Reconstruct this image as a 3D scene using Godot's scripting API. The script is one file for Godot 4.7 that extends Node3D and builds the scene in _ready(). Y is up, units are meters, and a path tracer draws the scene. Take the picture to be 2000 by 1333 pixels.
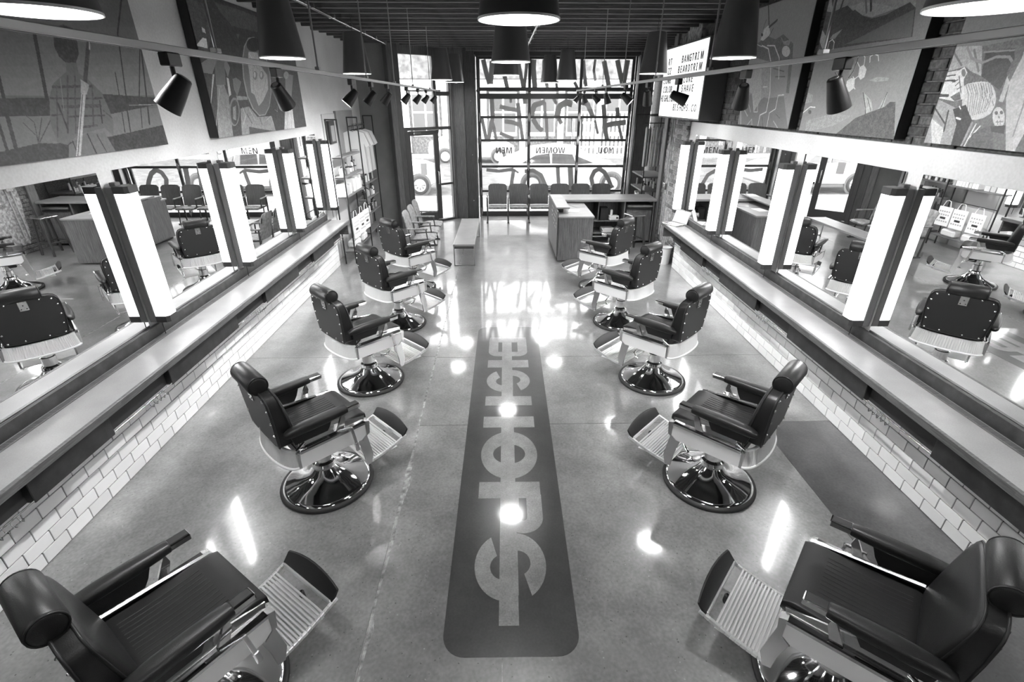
extends Node3D
# A monochrome barbershop: two rows of barber chairs along mirrored counters, a glazed garage door at the end.
# x runs across the shop, -z towards the street, y up, metres.

const LW := -3.13     # left wall face
const RW := 3.25      # right brick face
const RB := 3.185     # right mirror board face
const CT := 0.85      # worktop height
const FZ := -13.3     # plane of the garage door

class MB:
	var v := PackedVector3Array()
	var n := PackedVector3Array()
	var uv := PackedVector2Array()
	func tri(a: Vector3, b: Vector3, c: Vector3, na: Vector3, nb: Vector3, nc: Vector3) -> void:
		if (c - a).cross(b - a).dot(na + nb + nc) < 0.0:
			v.append_array([a, c, b]); n.append_array([na, nc, nb])
		else:
			v.append_array([a, b, c]); n.append_array([na, nb, nc])
	func flat(a: Vector3, b: Vector3, c: Vector3, out: Vector3) -> void:
		var k := (c - a).cross(b - a)
		if k.length_squared() < 1e-16: return
		k = k.normalized()
		if k.dot(out) < 0.0: k = -k
		tri(a, b, c, k, k, k)
	func quad(a: Vector3, b: Vector3, c: Vector3, d: Vector3, out: Vector3) -> void:
		flat(a, b, c, out); flat(a, c, d, out)
	func quadn(a: Vector3, b: Vector3, c: Vector3, d: Vector3, na: Vector3, nb: Vector3, nc: Vector3, nd: Vector3) -> void:
		if (b - a).cross(c - a).length_squared() > 1e-16: tri(a, b, c, na, nb, nc)
		if (c - a).cross(d - a).length_squared() > 1e-16: tri(a, c, d, na, nc, nd)
	# box with chamfered edges (c = 0 gives a plain one)
	func box(at: Vector3, s: Vector3, c := 0.0, b := Basis()) -> void:
		var h := s * 0.5
		var ax := [Vector3(1, 0, 0), Vector3(0, 1, 0), Vector3(0, 0, 1)]
		c = minf(c, minf(h.x, minf(h.y, h.z)) * 0.9)
		var P := func(sg: Vector3, k: int) -> Vector3:
			var q := Vector3(sg.x * (h.x - c), sg.y * (h.y - c), sg.z * (h.z - c))
			q[k] = sg[k] * h[k]
			return at + b * q
		for k in 3:
			var u := (k + 1) % 3
			var w := (k + 2) % 3
			for sk: float in [-1.0, 1.0]:
				var q := []
				for e in [[-1.0, -1.0], [1.0, -1.0], [1.0, 1.0], [-1.0, 1.0]]:
					var sg := Vector3.ZERO
					sg[k] = sk; sg[u] = e[0]; sg[w] = e[1]
					q.append(P.call(sg, k))
				quad(q[0], q[1], q[2], q[3], b * (ax[k] * sk))
		if c <= 0.0: return
		for k in 3:
			var u := (k + 1) % 3
			var w := (k + 2) % 3
			for su: float in [-1.0, 1.0]:
				for sw: float in [-1.0, 1.0]:
					var s0 := Vector3.ZERO
					s0[u] = su; s0[w] = sw; s0[k] = -1.0
					var s1 := s0
					s1[k] = 1.0
					quad(P.call(s0, u), P.call(s1, u), P.call(s1, w), P.call(s0, w), b * (ax[u] * su + ax[w] * sw))
		for sx: float in [-1.0, 1.0]:
			for sy: float in [-1.0, 1.0]:
				for sz: float in [-1.0, 1.0]:
					var sg := Vector3(sx, sy, sz)
					flat(P.call(sg, 0), P.call(sg, 1), P.call(sg, 2), b * sg)
	func bar(a: Vector3, d: Vector3, w: float, h: float, c := 0.0) -> void:   # box between two points
		var z := (d - a).normalized()
		var up := Vector3.UP if absf(z.y) < 0.99 else Vector3.RIGHT
		var x := up.cross(z).normalized()
		box((a + d) * 0.5, Vector3(w, h, (d - a).length()), c, Basis(x, z.cross(x), z))
	func tube(p: Array, r: float, seg := 8, r1 := -1.0) -> void:
		var rings := []
		var cnt := p.size()
		var t0: Vector3 = (p[1] - p[0]).normalized()
		var side := t0.cross(Vector3.UP if absf(t0.y) < 0.95 else Vector3.RIGHT).normalized()
		for i in cnt:
			var t: Vector3
			if i == 0: t = t0
			elif i == cnt - 1: t = (p[i] - p[i - 1]).normalized()
			else: t = ((p[i] - p[i - 1]).normalized() + (p[i + 1] - p[i]).normalized()).normalized()
			side = (side - t * side.dot(t)).normalized()
			var o := t.cross(side)
			var rr := r if r1 < 0.0 else lerpf(r, r1, float(i) / (cnt - 1))
			var ring := []
			for k in seg:
				var a := TAU * k / seg
				ring.append([p[i] + (side * cos(a) + o * sin(a)) * rr, side * cos(a) + o * sin(a)])
			rings.append(ring)
		for i in cnt - 1:
			for k in seg:
				var k2 := (k + 1) % seg
				quadn(rings[i][k][0], rings[i][k2][0], rings[i + 1][k2][0], rings[i + 1][k][0], rings[i][k][1], rings[i][k2][1], rings[i + 1][k2][1], rings[i + 1][k][1])
		for e in [0, cnt - 1]:
			var out: Vector3 = -t0 if e == 0 else (p[cnt - 1] - p[cnt - 2]).normalized()
			for k in seg:
				flat(p[e], rings[e][k][0], rings[e][(k + 1) % seg][0], out)
	# profile of (radius, height) pairs turned about an axis; every profile edge keeps its own crease unless smooth
	func lathe(pr: Array, seg := 24, xf := Transform3D(), smooth := false, inside := false) -> void:
		var sgn := -1.0 if inside else 1.0
		var en := []
		for i in pr.size() - 1:
			var d: Vector2 = pr[i + 1] - pr[i]
			en.append(Vector2(d.y, -d.x).normalized() * sgn)
		for i in pr.size() - 1:
			var n0: Vector2 = en[i]
			var n1: Vector2 = en[i]
			if smooth:
				if i > 0: n0 = (en[i - 1] + en[i]).normalized()
				if i < en.size() - 1: n1 = (en[i] + en[i + 1]).normalized()
			for k in seg:
				var a := TAU * k / seg
				var c := TAU * (k + 1) / seg
				var A := Vector3(cos(a), 0, sin(a))
				var C := Vector3(cos(c), 0, sin(c))
				var U := Vector3.UP
				quadn(xf * (A * pr[i].x + U * pr[i].y), xf * (C * pr[i].x + U * pr[i].y), xf * (C * pr[i + 1].x + U * pr[i + 1].y), xf * (A * pr[i + 1].x + U * pr[i + 1].y),
					xf.basis * (A * n0.x + U * n0.y), xf.basis * (C * n0.x + U * n0.y), xf.basis * (C * n1.x + U * n1.y), xf.basis * (A * n1.x + U * n1.y))
	# polygon in the local xy plane pushed along +z
	func prism(poly: PackedVector2Array, depth: float, xf := Transform3D()) -> void:
		var ids := Geometry2D.triangulate_polygon(poly)
		var zf := Vector3(0, 0, 1)
		for i in range(0, ids.size(), 3):
			var a := Vector3(poly[ids[i]].x, poly[ids[i]].y, 0)
			var b := Vector3(poly[ids[i + 1]].x, poly[ids[i + 1]].y, 0)
			var c := Vector3(poly[ids[i + 2]].x, poly[ids[i + 2]].y, 0)
			flat(xf * a, xf * b, xf * c, xf.basis * -zf)
			flat(xf * (a + zf * depth), xf * (b + zf * depth), xf * (c + zf * depth), xf.basis * zf)
		var area := 0.0
		for i in poly.size():
			area += poly[i].cross(poly[(i + 1) % poly.size()])
		for i in poly.size():
			var p := poly[i]
			var q := poly[(i + 1) % poly.size()]
			var d := (q - p)
			var o := Vector3(d.y, -d.x, 0) * (1.0 if area > 0 else -1.0)
			quad(xf * Vector3(p.x, p.y, 0), xf * Vector3(q.x, q.y, 0), xf * Vector3(q.x, q.y, depth), xf * Vector3(p.x, p.y, depth), xf.basis * o)
	# rings of points joined into a skin; smooth normals; ends closed
	func loft(rings: Array, closed := true, caps := true) -> void:
		var R := rings.size()
		var K: int = rings[0].size()
		var mid := []
		for r in rings:
			var c := Vector3.ZERO
			for p in r: c += p
			mid.append(c / K)
		var nr := []
		for i in R:
			var row := []
			for k in K:
				var du: Vector3 = rings[mini(i + 1, R - 1)][k] - rings[maxi(i - 1, 0)][k]
				var dv: Vector3
				if closed: dv = rings[i][(k + 1) % K] - rings[i][(k - 1 + K) % K]
				else: dv = rings[i][mini(k + 1, K - 1)] - rings[i][maxi(k - 1, 0)]
				var q := du.cross(dv).normalized()
				if closed and q.dot(rings[i][k] - mid[i]) < 0.0: q = -q
				row.append(q)
			nr.append(row)
		for i in R - 1:
			for k in (K if closed else K - 1):
				var j := (k + 1) % K
				quadn(rings[i][k], rings[i][j], rings[i + 1][j], rings[i + 1][k], nr[i][k], nr[i][j], nr[i + 1][j], nr[i + 1][k])
		if caps and closed:
			for e in [0, R - 1]:
				var out: Vector3 = mid[0] - mid[1] if e == 0 else mid[R - 1] - mid[R - 2]
				for k in K: flat(mid[e], rings[e][k], rings[e][(k + 1) % K], out)
	func print_face(a: Vector3, b: Vector3, c: Vector3, d: Vector3, out: Vector3) -> void:  # a top left, b top right, c bottom right, d bottom left
		for t in [[a, b, c, Vector2(0, 0), Vector2(1, 0), Vector2(1, 1)], [a, c, d, Vector2(0, 0), Vector2(1, 1), Vector2(0, 1)]]:
			var fl: bool = (t[2] - t[0]).cross(t[1] - t[0]).dot(out) < 0.0
			v.append_array([t[0], t[2], t[1]] if fl else [t[0], t[1], t[2]])
			uv.append_array([t[3], t[5], t[4]] if fl else [t[3], t[4], t[5]])
			n.append_array([out, out, out])
	func mesh() -> ArrayMesh:
		var a := []
		a.resize(Mesh.ARRAY_MAX)
		a[Mesh.ARRAY_VERTEX] = v
		a[Mesh.ARRAY_NORMAL] = n
		if uv.size() == v.size(): a[Mesh.ARRAY_TEX_UV] = uv
		var m := ArrayMesh.new()
		m.add_surface_from_arrays(Mesh.PRIMITIVE_TRIANGLES, a)
		return m

var taken := {}
var M := {}
var rng := RandomNumberGenerator.new()

func numbered(s: String) -> String:
	taken[s] = taken.get(s, -1) + 1
	return s if taken[s] == 0 else "%s_%03d" % [s, taken[s]]

func put(o: Node3D, parent: Node) -> Node3D:
	parent.add_child(o, true)
	return o

func thing(called: String, label: String, category: String, at := Vector3.ZERO, turn := 0.0, group := "") -> Node3D:
	var o := Node3D.new()
	o.name = numbered(called)
	add_child(o)
	o.position = at
	o.rotation.y = turn
	o.set_meta("label", label)
	o.set_meta("category", category)
	if group: o.set_meta("group", group)
	return o

func frame(called: String, at := Vector3.ZERO, turn := 0.0) -> Node3D:   # a piece of the setting with pieces under it
	var o := Node3D.new()
	o.name = numbered(called)
	add_child(o)
	o.position = at
	o.rotation.y = turn
	o.set_meta("kind", "structure")
	return o

func part(parent: Node, called: String, b: MB, m: Material, label := "") -> MeshInstance3D:
	var o := MeshInstance3D.new()
	o.name = called
	o.mesh = b.mesh()
	o.material_override = m
	parent.add_child(o, true)
	if label: o.set_meta("label", label)
	return o

func inst(parent: Node, called: String, me: Mesh, m: Material, at: Vector3, bs := Basis()) -> MeshInstance3D:
	var o := MeshInstance3D.new()
	o.name = called
	o.mesh = me
	o.material_override = m
	parent.add_child(o, true)
	o.transform = Transform3D(bs, at)
	return o

func solid(called: String, b: MB, m: Material) -> MeshInstance3D:
	var o := part(self, numbered(called), b, m)
	o.set_meta("kind", "structure")
	return o

func lone(called: String, b: MB, m: Material, label: String, category: String, group := "") -> MeshInstance3D:
	var o := part(self, numbered(called), b, m)
	o.set_meta("label", label)
	o.set_meta("category", category)
	if group: o.set_meta("group", group)
	return o

func bxm(at: Vector3, s: Vector3, c := 0.0) -> MB:
	var b := MB.new()
	b.box(at, s, c)
	return b

func copy(o: Node3D, label: String, at: Vector3, turn: float) -> Node3D:
	var c: Node3D = o.duplicate()
	var base := String(o.name)
	c.name = numbered(base)
	add_child(c)
	c.position = at
	c.rotation.y = turn
	c.set_meta("label", label)
	return c

# ---------------------------------------------------------------- materials
func g(l: float) -> Color:
	return Color(l, l, l).linear_to_srgb()

func mk(key: String, l: float, rough: float, metal := 0.0, tex: Texture2D = null, sc := 1.0, world := true) -> StandardMaterial3D:
	var m := StandardMaterial3D.new()
	m.albedo_color = g(l)
	m.roughness = rough
	m.metallic = metal
	if tex:
		m.albedo_texture = tex
		m.uv1_triplanar = true
		m.uv1_world_triplanar = world
		m.uv1_scale = Vector3.ONE * sc
	M[key] = m
	return m

func noise(seed_: int, freq: float, oct := 4) -> FastNoiseLite:
	var f := FastNoiseLite.new()
	f.seed = seed_
	f.noise_type = FastNoiseLite.TYPE_SIMPLEX_SMOOTH
	f.frequency = freq
	f.fractal_octaves = oct
	return f

func tex_from(w: int, h: int, f: Callable) -> ImageTexture:
	var d := PackedByteArray()
	d.resize(w * h)
	for y in h:
		for x in w:
			d[y * w + x] = clampi(int(f.call(x, y) * 255.0), 0, 255)
	var im := Image.create_from_data(w, h, false, Image.FORMAT_L8, d)
	im.generate_mipmaps()
	return ImageTexture.create_from_image(im)

func make_textures() -> Dictionary:
	var t := {}
	var cl := noise(3, 0.006, 4).get_seamless_image(1024, 1024)
	var fi := noise(8, 0.12, 2).get_seamless_image(1024, 1024)
	var md := noise(21, 0.03, 3).get_seamless_image(1024, 1024)
	for i in [cl, fi, md]: i.convert(Image.FORMAT_L8)
	var a: PackedByteArray = cl.get_data()
	var b: PackedByteArray = fi.get_data()
	var c: PackedByteArray = md.get_data()
	var d := PackedByteArray()
	d.resize(1024 * 1024)
	for i in 1024 * 1024:
		d[i] = clampi(int(178.0 + (a[i] - 128) * 0.20 + (b[i] - 128) * 0.14 + (c[i] - 128) * 0.08), 0, 255)
	rng.seed = 5
	for k in 2600:      # pits and light grains of sand in the ground concrete
		var x := rng.randi() % 1022
		var y := rng.randi() % 1022
		var lv := 95 if rng.randf() < 0.75 else 240
		for j in (2 if rng.randf() < 0.35 else 1):
			for i in (2 if rng.randf() < 0.35 else 1):
				d[(y + j) * 1024 + x + i] = lv
	var im := Image.create_from_data(1024, 1024, false, Image.FORMAT_L8, d)
	im.generate_mipmaps()
	t.concrete = ImageTexture.create_from_image(im)
	var na := noise(11, 1.0, 3)
	t.grain_u = tex_from(512, 512, func(x, y): return 0.72 + 0.20 * na.get_noise_2d(x * 0.006, y * 0.11) + 0.10 * na.get_noise_2d(x * 0.03 + 70.0, y * 0.5))
	t.grain_v = tex_from(512, 512, func(x, y): return 0.72 + 0.20 * na.get_noise_2d(x * 0.11, y * 0.006) + 0.10 * na.get_noise_2d(x * 0.5, y * 0.03 + 70.0))
	var nb := noise(17, 0.02, 4)
	t.mottle = tex_from(512, 512, func(x, y): return 0.74 + 0.30 * nb.get_noise_2d(x, y) + 0.12 * na.get_noise_2d(x * 0.35, y * 0.35))
	t.fine = tex_from(512, 512, func(x, y): return 0.90 + 0.06 * nb.get_noise_2d(x * 0.5, y * 0.5) + 0.05 * na.get_noise_2d(x * 0.35, y * 0.35))
	var hm := noise(31, 0.25, 2).get_seamless_image(256, 256)
	hm.bump_map_to_normal_map(1.2)
	hm.generate_mipmaps()
	t.hide = ImageTexture.create_from_image(hm)
	return t

# flat prints: polygons and strokes in 0..1 picture space
func paint(data: Array, w: int, h: int, seed_: int) -> ImageTexture:
	var nz := noise(seed_, 0.045, 4)
	var px := PackedFloat32Array()
	px.resize(w * h)
	px.fill(data[0])
	for k in range(1, data.size()):
		var e: Array = data[k]
		var flatp: Array = e[3]
		var pts := PackedVector2Array()
		for i in range(0, flatp.size(), 2): pts.append(Vector2(flatp[i] * w, flatp[i + 1] * h))
		var polys: Array = [pts] if e[0] == "p" else Geometry2D.offset_polyline(pts, maxf(0.7, e[2] * h * 0.5), Geometry2D.JOIN_ROUND, Geometry2D.END_ROUND)
		for poly in polys:
			var y0 := h
			var y1 := 0
			for q in poly:
				y0 = mini(y0, int(q.y)); y1 = maxi(y1, int(q.y) + 1)
			for y in range(maxi(y0, 0), mini(y1, h)):
				var xs := []
				var yc := y + 0.5
				for i in poly.size():
					var p: Vector2 = poly[i]
					var q: Vector2 = poly[(i + 1) % poly.size()]
					if (p.y <= yc) != (q.y <= yc): xs.append(p.x + (yc - p.y) / (q.y - p.y) * (q.x - p.x))
				xs.sort()
				for i in range(0, xs.size() - 1, 2):
					for x in range(clampi(int(xs[i] + 0.5), 0, w), clampi(int(xs[i + 1] + 0.5), 0, w)):
						px[y * w + x] = e[1]
	var d := PackedByteArray()
	d.resize(w * h)
	for y in h:
		for x in w:
			var c := px[y * w + x]
			d[y * w + x] = clampi(int((c * 0.98 + (nz.get_noise_2d(x, y) * 0.07 + nz.get_noise_2d(x * 3.0, y * 3.0) * 0.10 + nz.get_noise_2d(x * 9.0, y * 9.0) * 0.06) * (0.35 if c > 0.38 and c < 0.54 else 1.0)) * 255.0), 0, 255)
	var im := Image.create_from_data(w, h, false, Image.FORMAT_L8, d)
	im.generate_mipmaps()
	return ImageTexture.create_from_image(im)

func make_materials() -> void:
	var t := make_textures()
	mk("floor", 0.45, 0.28, 0.0, t.concrete, 0.27)
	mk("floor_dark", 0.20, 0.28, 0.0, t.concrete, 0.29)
	mk("stain", 0.085, 0.28, 0.0, t.concrete, 0.41)
	mk("letter", 0.5, 0.28, 0.0, t.concrete, 0.45)
	for k in ["floor", "floor_dark", "stain", "letter"]:      # sealed and polished
		M[k].clearcoat_enabled = true
		M[k].clearcoat = 1.0
		M[k].clearcoat_roughness = 0.075
		M[k].metallic_specular = 0.65
	mk("filler", 0.62, 0.22, 0.0, t.mottle, 1.3)
	mk("white_wall", 0.70, 0.6, 0.0, t.fine, 0.22)
	mk("white", 0.78, 0.4)
	mk("grey_wall", 0.30, 0.6, 0.0, t.fine, 0.4)
	mk("dark_wood", 0.12, 0.5, 0.0, t.grain_v, 0.9)
	mk("facade_wood", 0.20, 0.5, 0.0, t.grain_v, 0.9)
	mk("dark_steel", 0.05, 0.45)
	mk("joist", 0.15, 0.7, 0.0, t.grain_u, 0.8)
	mk("deck", 0.05, 0.8, 0.0, t.mottle, 0.6)
	mk("grout", 0.02, 0.8)
	for i in 3:
		var tm := mk("tile%d" % i, [0.80, 0.74, 0.84][i], 0.14)
		tm.clearcoat_enabled = true
		tm.clearcoat = 0.5
		tm.clearcoat_roughness = 0.08
	mk("worktop", 0.34, 0.3, 0.0, t.fine, 0.5)
	mk("edge_wood", 0.16, 0.5, 0.0, t.grain_u, 1.0)
	mk("apron", 0.032, 0.45, 0.0, t.mottle, 0.7)
	mk("lip", 0.065, 0.45, 0.0, t.mottle, 0.7)
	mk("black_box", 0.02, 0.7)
	var mi := mk("mirror", 0.88, 0.0, 1.0)
	mi.metallic_specular = 1.0
	mk("mirror_edge", 0.5, 0.2)
	var le := mk("leather", 0.013, 0.38)
	le.metallic_specular = 0.42
	le.normal_enabled = true
	le.normal_texture = t.hide
	le.normal_scale = 0.35
	le.uv1_triplanar = true
	le.uv1_scale = Vector3.ONE * 3.0
	mk("back_board", 0.013, 0.5)
	mk("chrome", 0.80, 0.07, 1.0)
	mk("chrome_soft", 0.62, 0.22, 1.0)
	mk("enamel", 0.80, 0.22)
	mk("alloy", 0.82, 0.28, 0.75)
	mk("ribbed", 0.62, 0.35)
	mk("rubber", 0.02, 0.55)
	mk("shade_out", 0.14, 0.36, 0.6)
	mk("shade_in", 0.85, 0.6)
	mk("track", 0.30, 0.35, 0.4)
	mk("black_metal", 0.022, 0.4, 0.2)
	mk("lamp_metal", 0.12, 0.4, 0.3)
	mk("lamp_cap", 0.03, 0.45)
	mk("desk_wood", 0.26, 0.42, 0.0, t.grain_v, 0.8)
	mk("desk_top", 0.32, 0.3, 0.0, t.fine, 0.7)
	mk("seat_ply", 0.22, 0.35, 0.0, t.grain_v, 1.1)
	mk("seat_light", 0.42, 0.45, 0.0, t.mottle, 1.1)
	mk("bench_top", 0.38, 0.35, 0.0, t.fine, 0.5)
	mk("steel", 0.45, 0.3, 1.0)
	mk("paper", 0.80, 0.7)
	mk("print_grey", 0.35, 0.7)
	mk("ink", 0.03, 0.6)
	mk("cloth", 0.72, 0.9)
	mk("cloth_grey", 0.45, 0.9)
	mk("bottle_light", 0.66, 0.3)
	mk("bottle_mid", 0.32, 0.3)
	mk("bottle_dark", 0.04, 0.25)
	mk("shelf_wood", 0.26, 0.5, 0.0, t.grain_u, 0.9)
	for i in 4: mk("brick%d" % i, [0.075, 0.10, 0.055, 0.13][i], 0.8, 0.0, t.mottle, 2.2)
	for i in 3: mk("pale_brick%d" % i, [0.30, 0.42, 0.20][i], 0.8, 0.0, t.mottle, 2.4)
	mk("mortar", 0.16, 0.9, 0.0, t.mottle, 2.0)
	mk("plaster", 0.55, 0.85, 0.0, t.mottle, 1.2)
	mk("glass_paint", 0.30, 0.6)
	var gl := mk("glass", 0.95, 0.0)
	gl.transparency = BaseMaterial3D.TRANSPARENCY_ALPHA
	gl.albedo_color.a = 0.06
	var cg := mk("car_glass", 0.05, 0.03)
	cg.metallic_specular = 0.7
	mk("car_white", 0.70, 0.2)
	mk("car_silver", 0.40, 0.25)
	mk("car_trim", 0.10, 0.5)
	mk("road", 0.16, 0.85, 0.0, t.mottle, 0.2)
	mk("pavement", 0.40, 0.8, 0.0, t.mottle, 0.3)
	mk("facade", 0.30, 0.8, 0.0, t.mottle, 0.2)
	mk("facade_white", 0.80, 0.7)
	mk("far_pane", 0.09, 0.15)
	mk("far_brick", 0.20, 0.85, 0.0, t.mottle, 0.7)
	for k in [["bulb", 2.6], ["diffuser", 2.0], ["spot_face", 2.6], ["sign_glow", 0.5]]:
		var em := mk(k[0], 0.85, 0.5)
		em.emission_enabled = true
		em.emission = Color(1, 1, 1)
		em.emission_energy_multiplier = k[1]

# ---------------------------------------------------------------- light and camera
func _ready() -> void:
	rng.seed = 12
	var cam := Camera3D.new()
	cam.name = "camera"
	cam.position = Vector3(0, 2.75, 0)
	cam.rotation = Vector3(deg_to_rad(-25.94), deg_to_rad(-1.12), 0)
	cam.fov = 69.26
	cam.near = 0.05
	cam.far = 200.0
	add_child(cam)
	cam.current = true
	var env := Environment.new()
	env.background_mode = Environment.BG_SKY
	env.sky = Sky.new()
	var sm := ProceduralSkyMaterial.new()       # even, bright overcast
	sm.sky_top_color = Color(0.88, 0.88, 0.88)
	sm.sky_horizon_color = Color(0.96, 0.96, 0.96)
	sm.ground_horizon_color = Color(0.6, 0.6, 0.6)
	sm.ground_bottom_color = Color(0.45, 0.45, 0.45)
	sm.energy_multiplier = SKY
	env.sky.sky_material = sm
	env.ambient_light_source = Environment.AMBIENT_SOURCE_DISABLED
	env.reflected_light_source = Environment.REFLECTION_SOURCE_SKY
	env.tonemap_mode = Environment.TONE_MAPPER_LINEAR
	env.tonemap_exposure = EXPOSURE
	env.sdfgi_enabled = true
	env.ssao_enabled = true
	env.ssil_enabled = true
	var we := WorldEnvironment.new()
	we.name = "environment"
	we.environment = env
	add_child(we)
	make_materials()
	build_floor()
	build_walls()
	build_ceiling()
	build_front()
	build_outside()
	build_counters()
	build_mirrors_and_lamps()
	build_chairs()
	build_sign()
	build_tracks()
	build_pendants()
	build_art()
	build_menu_box()
	build_desk()
	build_seating()
	build_shelves()
	build_small_things()

const SKY := 6.6
const EXPOSURE := 2.05
const E_VANITY := 0.66
const E_PENDANT := 0.5
const E_SPOT := 2.8

func lamp_common(l: Light3D, e: float) -> void:
	l.light_energy = e
	l.shadow_enabled = true
	l.light_color = Color(1, 1, 1)

# ---------------------------------------------------------------- shell
func build_floor() -> void:
	var f := frame("floor")
	part(f, "sub_base", bxm(Vector3(0.3, -0.13, -3.6), Vector3(7.4, 0.25, 20.4)), M.filler)
	var slabs := [
		[-3.13, -0.803, 6.5, -5.243, "floor"], [-3.13, -0.803, -5.249, -13.6, "floor"],
		[-0.797, 3.9, -5.223, -13.6, "floor"], [-0.797, 3.25, -3.853, -5.217, "floor"],
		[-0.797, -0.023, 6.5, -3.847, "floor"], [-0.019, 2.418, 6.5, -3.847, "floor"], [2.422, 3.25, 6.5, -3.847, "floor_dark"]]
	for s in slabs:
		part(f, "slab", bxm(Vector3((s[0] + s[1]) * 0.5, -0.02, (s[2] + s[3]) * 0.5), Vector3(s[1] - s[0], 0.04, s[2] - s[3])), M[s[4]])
	# the repaired crack that wanders along the slab joint
	var pts := PackedVector2Array()
	var back := PackedVector2Array()
	var nz := noise(44, 0.9, 3)
	for i in 90:
		var z := 1.0 - i * 0.15
		var x := -0.80 + 0.02 * nz.get_noise_1d(z * 3.0) + (0.015 if z > -3.4 else 0.0)
		var w := 0.007 + 0.014 * maxf(0.0, nz.get_noise_1d(z * 2.0 + 40.0)) + 0.02 * exp(-pow((z + 3.1) / 0.25, 2.0))
		pts.append(Vector2(x - w, z))
		back.append(Vector2(x + w, z))
	back.reverse()
	pts.append_array(back)
	var b := MB.new()
	b.prism(pts, 0.012, Transform3D(Basis(Vector3(1, 0, 0), Vector3(0, 0, 1), Vector3(0, 1, 0)), Vector3(0, -0.0112, 0)))
	part(f, "crack_filler", b, M.filler, "pale crack filler")

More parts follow.
